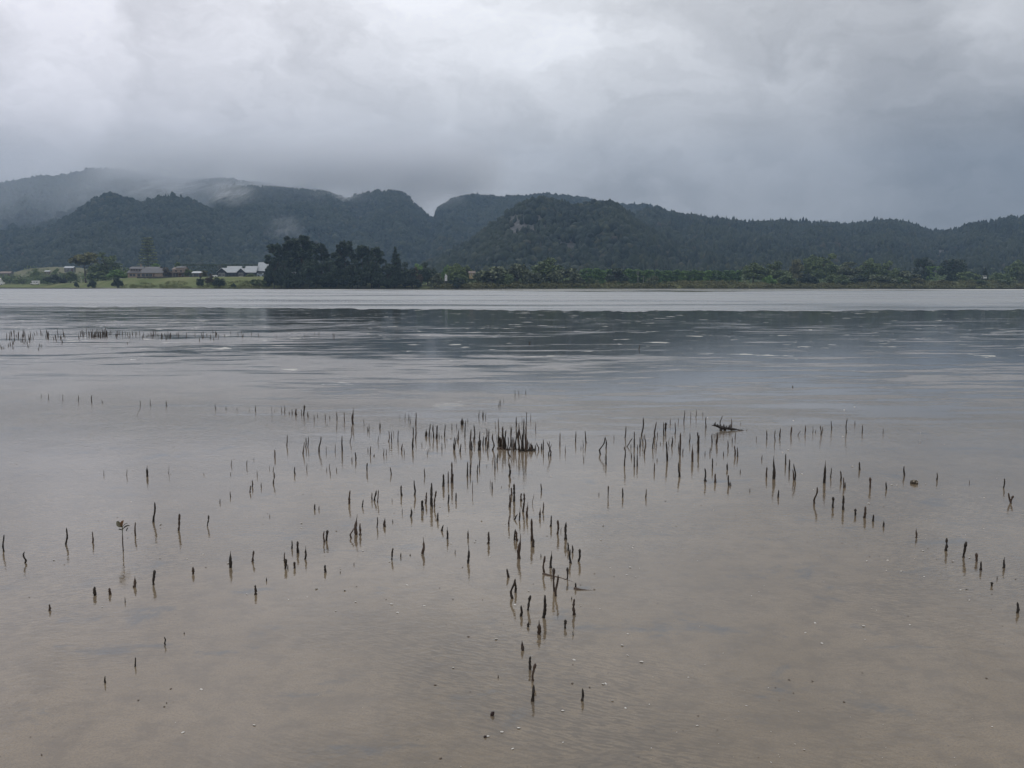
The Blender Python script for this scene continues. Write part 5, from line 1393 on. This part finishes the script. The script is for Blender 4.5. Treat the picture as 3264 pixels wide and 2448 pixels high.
def root_labels():
    """labels by look, then by order within a small patch named after what is beside it"""
    out = {}
    for z, zn in enumerate(ZONES):
        mem = sorted([i for i, r in enumerate(ROOTS) if r[6] == z], key=lambda i: -ROOTS[i][1])
        nrow = max(1, math.ceil(len(mem) / 7))
        per = math.ceil(len(mem) / nrow) if mem else 1
        for q in range(nrow):
            row = sorted(mem[q * per:(q + 1) * per], key=lambda i: ROOTS[i][0] / ROOTS[i][1])
            rn = "" if nrow == 1 else ["rear row", "second row", "third row", "fourth row", "fifth row"][q] + ", "
            if nrow > 1 and q == nrow - 1:
                rn = "front row, "
            for k, i in enumerate(row):
                h, rad = ROOTS[i][3], ROOTS[i][4]
                size = "short" if h < 0.07 else ("tall" if h > 0.13 else "medium")
                lean = ROOTS[i][2] / h
                ln = " leaning" if abs(lean) > 0.16 else ""
                out[i] = f"{size}{ln} {SHAPE[ROOTS[i][5]]} root, {ORD[k]} from left, {rn}{zn}"
    return out


LAB = root_labels()
for i, (x, y, dx, h, r, st, z) in enumerate(ROOTS):
    r *= 1.32
    rnd = random.Random(1000 + i)
    V, F = root_geo(dx, h, r, st, rnd, 13 if y < 7 else 9, 9 if y < 7 else 7)
    me = bpy.data.meshes.new("mangrove_root")
    me.from_pydata(V, [], F)
    me.materials.append(ROOT_MAT)
    for p in me.polygons:
        p.use_smooth = True
    tag(obj("mangrove_root", me, loc=(x, y, 0)), LAB[i], "mangrove root", "mangrove breathing roots standing in the shallow water")

# the smaller and farther ones, past counting
V, F = [], []
for i, (x, y, dx, h, r, st) in enumerate(SMALL):
    v, f = root_geo(dx, h, r, st, random.Random(5000 + i), 5, 5)
    o = len(V)
    V += [(a + x, b + y, c) for a, b, c in v]
    F += [tuple(q + o for q in g) for g in f]
me = bpy.data.meshes.new("distant_mangrove_roots")
me.from_pydata(V, [], F)
me.materials.append(ROOT_MAT)
tag(obj("distant_mangrove_roots", me), "small and distant mangrove root tips dotting the shallows", kind='stuff')

# ------------------------------------------------------------------ seedling
r = bpy.data.objects.new("mangrove_seedling", None)
r.location = (-2.207, 5.124, 0)
col.objects.link(r)
tag(r, "young mangrove seedling with cupped leaves standing alone in the shallows", "seedling")
STEM = mat_simple("seedling_stem", (0.05, 0.035, 0.03), 0.6, 0.3, 60)
STEMG = mat_simple("seedling_green_stem", (0.10, 0.105, 0.06), 0.55, 0.2, 60)
LG = mat_simple("seedling_leaf", (0.155, 0.145, 0.10), 0.5, 0.2, 40)
LBR = mat_simple("seedling_brown_leaf", (0.20, 0.105, 0.05), 0.55, 0.25, 40)
LD = mat_simple("seedling_dark_leaf", (0.05, 0.05, 0.038), 0.5, 0.25, 40)
k = 0.000136 * 1.0                                             # metres per pixel of the close-up
cx, cy = 683, 1500


def sp(px, py, dy=0.0):
    return Vector(((px - cx) * k, dy, (cy - py) * k))


obj("stem", MB().tube([(0, 0, -0.03), sp(683, 1400), sp(676, 1150), sp(683, 830)], [0.0036, 0.0032, 0.0034, 0.0030], 8).mesh("stem", STEM, True), r)
obj("shoot", MB().tube([sp(683, 835), sp(684, 700), sp(688, 560), sp(690, 440)], [0.0022, 0.0021, 0.0034, 0.0030], 8).mesh("shoot", STEMG, True), r)


def leaf(pts, wid, mat, cup=0.3, tilt=0.0):
    """a leaf blade along a curved midrib, cupped across, with real thickness"""
    n = len(pts)
    V, F = [], []
    for i, p in enumerate(pts):
        t = i / (n - 1)
        w = wid * math.sin(math.pi * min(0.98, 0.06 + 0.92 * t)) ** 0.7
        d = (Vector(pts[min(n - 1, i + 1)]) - Vector(pts[max(0, i - 1)])).normalized()
        side = Vector((-d.z * math.cos(tilt), math.sin(tilt), d.x * math.cos(tilt)))
        nrm = d.cross(side).normalized()
        for s in (-1, -0.5, 0, 0.5, 1):
            V.append(Vector(p) + side * w * s + nrm * w * cup * s * s)
    for i in range(n - 1):
        for j in range(4):
            F.append((i * 5 + j, i * 5 + j + 1, (i + 1) * 5 + j + 1, (i + 1) * 5 + j))
    o = obj("leaf", MB().add(V, F).mesh("leaf", mat, True), r)
    md = o.modifiers.new("thick", 'SOLIDIFY')
    md.thickness = 0.0007
    return o


leaf([sp(690, 450), sp(640, 400, -.003), sp(580, 330, -.004), sp(520, 260, -.003), sp(460, 235)], 0.0145, LG, 0.5)
leaf([sp(690, 440), sp(690, 370, -.006), sp(705, 290, -.008), sp(735, 220, -.006), sp(765, 175, -.002)], 0.0085, LBR, 0.6)
leaf([sp(700, 470), sp(740, 410), sp(800, 340), sp(870, 315), sp(945, 305)], 0.0018, LD, 0.2)
leaf([sp(720, 560), sp(780, 480), sp(850, 435), sp(930, 405), sp(1020, 415)], 0.0050, LD, 0.3, 0.5)
leaf([sp(690, 590), sp(640, 575), sp(600, 555), sp(565, 560), sp(530, 590)], 0.0042, LD, 0.3, 0.3)
leaf([sp(895, 500, .01), sp(880, 540, .008), sp(855, 580, .006), sp(845, 620, .004), sp(865, 655, .004)], 0.0036, LD, 0.3)

# ------------------------------------------------------------------ driftwood, crusted lump, stranded leaves, surface roots
DRIFT = mat_simple("wet_driftwood", (0.030, 0.026, 0.024), 0.5, 0.4, 60, 0.5)
d0 = onflat(2325, 1372)
r = bpy.data.objects.new("driftwood_branch", None)
r.location = d0
col.objects.link(r)
tag(r, "dark gnarled driftwood branch lying in the shallow water", "driftwood")
q = d0.y / FPX / 4                                             # metres per pixel of the close-up
P = lambda a, b, dy=0.0: Vector(((a - 340) * q, dy, (372 - b) * q))
rnd = random.Random(3)
pts = [P(112, 305), P(150, 303), P(200, 322), P(250, 338), P(310, 345), P(370, 352), P(420, 358)]
obj("limb", MB().tube(pts, [0.003, 0.011, 0.014, 0.020, 0.013, 0.015, 0.008], 9).mesh("limb", DRIFT, True), r)
obj("twig", MB().tube([P(400, 355), P(470, 366), P(540, 378), P(600, 388), P(645, 398)], [0.007, 0.006, 0.005, 0.005, 0.003], 7).mesh("twig", DRIFT, True), r)
obj("twig", MB().tube([P(368, 374, -.03), P(440, 384, -.03), P(520, 396, -.02), P(600, 398, -.01), P(650, 398)], [0.003, 0.004, 0.003, 0.003, 0.002], 6).mesh("twig", DRIFT, True), r)
for k_, (a, b) in enumerate(((150, 292), (186, 300), (222, 312), (262, 322), (300, 325), (335, 330), (232, 350), (285, 352), (430, 352), (500, 362), (560, 372))):
    o = MB()
    c = P(a, b, rnd.uniform(-.01, .01))
    s = rnd.uniform(0.010, 0.017) if a < 400 else rnd.uniform(0.004, 0.007)
    o.tube([c - Vector((0, 0, s * 1.4)), c + Vector((rnd.uniform(-.3, .3) * s, 0, 0)), c + Vector((rnd.uniform(-1.6, 1.6) * s, 0, s * rnd.uniform(0.8, 2.4)))], [s * 1.0, s * 0.8, s * 0.25], 6)
    obj("knot", o.mesh("knot", DRIFT, True), r)

# oyster-crusted lump
rk = onflat(2914, 1541)
me = bpy.data.meshes.new("crust")
iv, if_ = ico()
import bmesh
bm = bmesh.new()
bmesh.ops.create_icosphere(bm, subdivisions=3, radius=1)
for v in bm.verts:
    nz = mnoise.fractal(v.co * 2.1, 1.0, 2.0, 3)
    v.co *= 1 + 0.22 * nz
    v.co.x *= 0.028
    v.co.y *= 0.026
    v.co.z = v.co.z * 0.021 + 0.008
bm.to_mesh(me)
bm.free()
r = tag(obj("crusted_lump", me, loc=rk), "small brown rounded oyster-crusted lump among thin roots", "rock")
me.materials.append(mat_simple("crusted_stone", (0.066, 0.055, 0.040), 0.75, 0.55, 60))
for p in me.polygons:
    p.use_smooth = True
OY = mat_simple("oyster_shell", (0.30, 0.27, 0.22), 0.6, 0.3, 80)
for a, b, c, s in ((-0.012, -0.024, 0.020, 0.008), (0.010, -0.025, 0.012, 0.007), (-0.002, -0.020, 0.027, 0.006), (0.018, -0.018, 0.020, 0.006)):
    o = MB().tube([(a, b + 0.004, c), (a, b, c), (a, b - 0.003, c + 0.001)], [s, s * 0.9, s * 0.3], 9)
    obj("oyster", o.mesh("oyster", OY, True), r)


def stranded_leaf(px, py, w, h, label, seed):
    c = onflat(px, py)
    rn = random.Random(seed)
    V, F = [], []
    n = 7
    for i in range(n):
        t = i / (n - 1)
        for j in range(5):
            s = j / 4 - 0.5
            ww = w * (math.sin(math.pi * (0.12 + 0.8 * t)) ** 0.6)
            V.append((s * ww + t * w * 0.35 + rn.uniform(-.05, .05) * w, (s * s * 2.2 - 0.2) * w + 0.25 * w * t, -0.004 + t * (h + 0.004) * (1 - 0.25 * abs(s))))
    for i in range(n - 1):
        for j in range(4):
            F.append((i * 5 + j, i * 5 + j + 1, (i + 1) * 5 + j + 1, (i + 1) * 5 + j))
    o = obj("stranded_leaf", MB().add(V, F).mesh("stranded_leaf", mat_simple("dead_leaf", (0.035, 0.02, 0.018), 0.5, 0.3, 90), True), loc=c)
    o.modifiers.new("thick", 'SOLIDIFY').thickness = 0.0008
    tag(o, label, "leaf")


stranded_leaf(1567, 2283, 0.015, 0.017, "dark curled leaf upright in the water, larger of two", 1)
stranded_leaf(1544, 2352, 0.011, 0.008, "dark leaf scrap lying nearest the camera, smaller of two", 2)


def surface_root(pix, rads, label, lift=0.002):
    pts = []
    for i, (a, b) in enumerate(pix):
        g = onflat(a, b)
        pts.append((g.x, g.y, lift - 0.004 * i / len(pix)))
    o = tag(obj("surface_root", MB().tube(pts, rads, 8).mesh("surface_root", ROOT_MAT, True)), label, "root")


surface_root([(1731, 1829), (1745, 1833), (1760, 1836), (1785, 1841), (1810, 1849), (1840, 1860)], [0.007, 0.007, 0.005, 0.004, 0.003, 0.002], "dark cable root snaking over sand between standing roots", 0.001)
surface_root([(1832, 1876), (1842, 1879), (1855, 1880), (1875, 1881), (1895, 1882), (1940, 1883)], [0.010, 0.009, 0.006, 0.004, 0.003, 0.0015], "dark low cable root trailing into a faint ridge of sand", 0.0)
for k_, (px, py, w, h, lb) in enumerate((
        (1599, 1431, 34, 13, "low muddy root mound at the thin end of the dense clump"), (1618, 1433, 26, 8, "flat muddy root mound one along the dense clump"),
        (1668, 1437, 34, 13, "dark muddy root mound under the tallest clump roots"), (1693, 1436, 36, 14, "largest muddy root mound at the thick end of the dense clump"),
        (1642, 1432, 22, 6, "smallest muddy root mound in the middle of the dense clump"))):
    c = onflat(px, py)
    q = c.y / FPX
    bm = bmesh.new()
    bmesh.ops.create_icosphere(bm, subdivisions=3, radius=1)
    for v in bm.verts:
        n_ = 1 + 0.55 * mnoise.fractal(v.co * 2.6 + Vector((k_ * 5.1, 0, 0)), 1.0, 2.0, 4)
        v.co = Vector((v.co.x * n_ * w / 2 * q * 0.8, v.co.y * n_ * 0.035, v.co.z * n_ * h * q * 0.62 - 0.006))
    me = bpy.data.meshes.new("root_mound")
    bm.to_mesh(me)
    bm.free()
    me.materials.append(ROOT_MAT)
    tag(obj("root_mound", me, loc=c), lb, "root mound", "muddy root mounds under the dense clump")

# ------------------------------------------------------------------ cockle shells
SHELL = mat_simple("bleached_shell", (0.60, 0.575, 0.53), 0.45, 0.22, 90, 0.4)


def shell_mesh():
    V, F = [], []
    n, m = 6, 14
    for i in range(n + 1):
        t = i / n
        for j in range(m):
            a = 2 * math.pi * j / m
            rib = 1 + 0.05 * math.cos(a * 9)
            x = math.cos(a) * t * rib
            y = (math.sin(a) * 0.86 - 0.12 * (1 - t)) * t * rib
            V.append((x * 0.5, y * 0.5, 0.17 * (1 - t * t) - 0.02))
    for i in range(n):
        for j in range(m):
            F.append((i * m + j, i * m + (j + 1) % m, (i + 1) * m + (j + 1) % m, (i + 1) * m + j))
    return MB().add(V, F).mesh("cockle_shell", SHELL, True)


sm = shell_mesh()
proto = obj("cockle_shell", sm)
proto.modifiers.new("thick", 'SOLIDIFY').thickness = 0.06
rnd = random.Random(77)
for i, (x, y) in enumerate(SHELLS):
    o = proto if i == 0 else proto.copy()
    if i:
        col.objects.link(o)
    s = rnd.uniform(0.007, 0.016) * (0.7 + y * 0.07)
    o.location = (x, y, 0.001)
    o.rotation_euler = (rnd.uniform(-.35, .35) + (math.pi if rnd.random() < 0.3 else 0), rnd.uniform(-.3, .3), rnd.uniform(0, 6.28))
    if abs(o.rotation_euler[0]) > 2:
        o.location.z = 0.24 * s
    o.scale = (s, s * rnd.uniform(0.7, 1), s)
    tag(o, "small bleached white cockle shell lying on the wet sand", "shell", "white shells scattered on the wet sand")

# fine litter: shell grit and dark plant scraps past counting
def litter(name, n, mat, s0, s1, seed, label):
    rs = np.random.RandomState(seed)
    y = 2.7 + 6.5 * rs.rand(n) ** 1.3
    x = (rs.rand(n) - 0.5) * 1.25 * y
    keep = fbm(x * 1.3 + seed, y * 1.3, 3) > -0.06
    x, y = x[keep], y[keep]
    n = len(x)
    C = np.stack([x, y, np.full(n, 0.0015)], 1)
    a = rs.rand(n) * 6.28
    s = (s0 + (s1 - s0) * rs.rand(n) ** 3)[:, None]
    e = np.stack([np.cos(a), np.sin(a), 0.12 * rs.normal(size=n)], 1) * s
    g = np.stack([-np.sin(a), np.cos(a), 0.12 * rs.normal(size=n)], 1) * s * (0.25 + 0.5 * rs.rand(n, 1))
    up = np.array([[0, 0, 1.0]]) * s * 0.3
    V = np.stack([C - e, C - g, C + e, C + g, C + up], 1).reshape(-1, 3)
    F = ((np.arange(n) * 5)[:, None, None] + np.array([[(0, 1, 4), (1, 2, 4), (2, 3, 4), (3, 0, 4)]])).reshape(-1, 3)
    tag(obj(name, mesh_np(name, V, F, mat)), label, kind='stuff')


litter("shell_grit", 420, SHELL, 0.0015, 0.006, 31, "fine broken shell grit strewn over the wet sand")
litter("plant_litter", 700, ROOT_MAT, 0.002, 0.009, 32, "dark plant scraps strewn over the wet sand")

# ------------------------------------------------------------------ air: haze, and mist draped on the ridges
def volume_mat(name, color, density=None, build=None, aniso=0.0):
    m = bpy.data.materials.new(name)
    m.use_nodes = True
    T = NT(m.node_tree)
    v = T.n('ShaderNodeVolumePrincipled')
    v.inputs['Color'].default_value = (*color, 1)
    v.inputs['Anisotropy'].default_value = aniso
    if build:
        T.put(v.inputs['Density'], build(T))
    else:
        v.inputs['Density'].default_value = density
    o = T.n('ShaderNodeOutputMaterial')
    T.t.links.new(v.outputs[0], o.inputs['Volume'])
    return m


hz = MB().box((0, 1525, 219), (5100, 3260, 440))
haze = obj("haze", hz.mesh("haze", volume_mat("haze_air", (0.50, 0.715, 1.0), HAZE_D)))
tag(haze, "thin blue-grey air between the flat and the hills", kind='stuff')


def mist(px, py, Y, w, h, d, dens, seed, label, slant=0.5):
    """a ragged wisp"""
    c = at(px, py, Y)
    s = Y / FPX

    def bld(T):
        p = T.n('ShaderNodeTexCoord').outputs['Object']
        x, y, z = T.sep(p)
        asp = w / h
        q = T.xyz(T.m('MULTIPLY', T.m('SUBTRACT', x, T.m('MULTIPLY', z, slant)), asp * 0.8), y, T.m('MULTIPLY', z, 0.75))
        nz = T.noise(T.vm('ADD', q, (seed * 3.7, seed * 1.3, seed * 2.1)), 2.4, 7, 0.68, 1.1)
        r = T.vm('LENGTH', p)
        f = T.m('MULTIPLY', T.smooth(nz, 0.42, 0.72), T.smooth(r, 1.0, 0.15))
        return T.m('MULTIPLY', f, dens)
    mt = volume_mat("mist_vapour", (0.97, 0.98, 1.0), build=bld)
    bm = bmesh.new()
    bmesh.ops.create_icosphere(bm, subdivisions=3, radius=1.0)
    me = bpy.data.meshes.new("mist")
    bm.to_mesh(me)
    bm.free()
    me.materials.append(mt)
    o = obj("mist", me, loc=c, scale=(w * s / 2, d / 2, h * s / 2))
    tag(o, label, kind='stuff')


def ridge_cloud(u0, u1, y0, y1, z0, z1, dens, label):
    """low cloud whose ragged base hangs on the ridge"""
    ym = (y0 + y1) / 2
    x0, x1 = ((u - 1632) / FPX * ym for u in (u0, u1))

    def bld(T):
        p = T.n('ShaderNodeTexCoord').outputs['Generated']
        g = T.n('ShaderNodeNewGeometry').outputs['Position']
        x, y, z = T.sep(p)
        gx, gy, gz_ = T.sep(g)
        q = T.xyz(T.m('MULTIPLY', T.m('ADD', gx, T.m('MULTIPLY', gz_, -0.9)), 0.0075), T.m('MULTIPLY', gy, 0.006), T.m('MULTIPLY', gz_, 0.011))
        nz = T.noise(q, 1.0, 6, 0.62, 0.7)
        low = T.noise(T.xyz(T.m('MULTIPLY', gx, 0.0026), 0.0, 0.0), 1.0, 3, 0.5)
        base = T.m('ADD', z, T.m('ADD', T.m('MULTIPLY', T.m('SUBTRACT', nz, 0.5), 1.0), T.m('MULTIPLY', T.m('SUBTRACT', low, 0.5), 0.7)))
        f = T.smooth(base, 0.10, 0.60)
        f = T.m('MULTIPLY', f, T.smooth(T.m('ADD', z, T.m('MULTIPLY', T.m('SUBTRACT', nz, 0.5), -0.5)), 0.92, 0.45))
        f = T.m('MULTIPLY', f, T.smooth(z, 1.0, 0.85))
        f = T.m('MULTIPLY', f, T.m('MULTIPLY', T.smooth(x, 0.15, 0.40), T.smooth(x, 1.0, 0.86)))
        f = T.m('MULTIPLY', f, T.m('MULTIPLY', T.smooth(y, 0.0, 0.2), T.smooth(y, 1.0, 0.8)))
        return T.m('MULTIPLY', f, dens)
    mt = volume_mat("ridge_vapour", (0.97, 0.98, 1.0), build=bld)
    mt.cycles.volume_step_rate = 0.3
    me = MB().box(((x0 + x1) / 2, ym, (z0 + z1) / 2), (x1 - x0, y1 - y0, z1 - z0)).mesh("mist", mt)
    tag(obj("mist", me), label, kind='stuff')


def veil(u0, u1, y0, y1, dens, label):
    """thin even mist between two hills, fading out sideways and upward"""
    ym = (y0 + y1) / 2
    x0, x1 = ((u - 1632) / FPX * ym for u in (u0, u1))

    def bld(T):
        x, y, z = T.sep(T.n('ShaderNodeTexCoord').outputs['Generated'])
        f = T.m('MULTIPLY', T.m('MULTIPLY', T.smooth(x, 0.0, 0.2), T.smooth(x, 1.0, 0.55)), T.smooth(z, 1.0, 0.6))
        return T.m('MULTIPLY', f, dens)
    mt = volume_mat("veil_vapour", (0.9, 0.95, 1.0), build=bld)
    me = MB().box(((x0 + x1) / 2, ym, 160), (x1 - x0, y1 - y0, 310)).mesh("mist", mt)
    tag(obj("mist", me), label, kind='stuff')


if MIST:
    ridge_cloud(40, 1640, 1930, 2440, 165, 372, 0.017, "low cloud hanging on the highest ridge")
    veil(-700, 1480, 1640, 1940, 0.0013, "thin mist between the nearer left hill and the ridge behind")
    mist(560, 590, 1990, 330, 90, 160, 0.034, 11, "ragged mist streaming off the highest ridge", 1.0)
    mist(880, 600, 1960, 360, 100, 160, 0.028, 12, "ragged mist streaming over the saddle", 1.0)
    mist(1080, 640, 1800, 260, 110, 150, 0.016, 13, "pale mist on the shoulder of the middle hill", 0.8)
    mist(480, 606, 1640, 330, 70, 160, 0.014, 4, "wisp of mist in the saddle between the near left peaks")
    mist(735, 612, 1560, 190, 110, 140, 0.032, 5, "bright wisp of mist rising from the valley head", 0.9)
    mist(910, 730, 1400, 150, 130, 140, 0.010, 6, "faint plume of mist above the pines", 0.4)
    mist(290, 625, 1800, 260, 130, 200, 0.008, 8, "thin mist behind the nearer left peak", 0.8)
    mist(1390, 630, 1780, 260, 90, 160, 0.009, 9, "mist spilling off the end of the middle hill", 0.3)
print("built", len(bpy.data.objects), "objects")
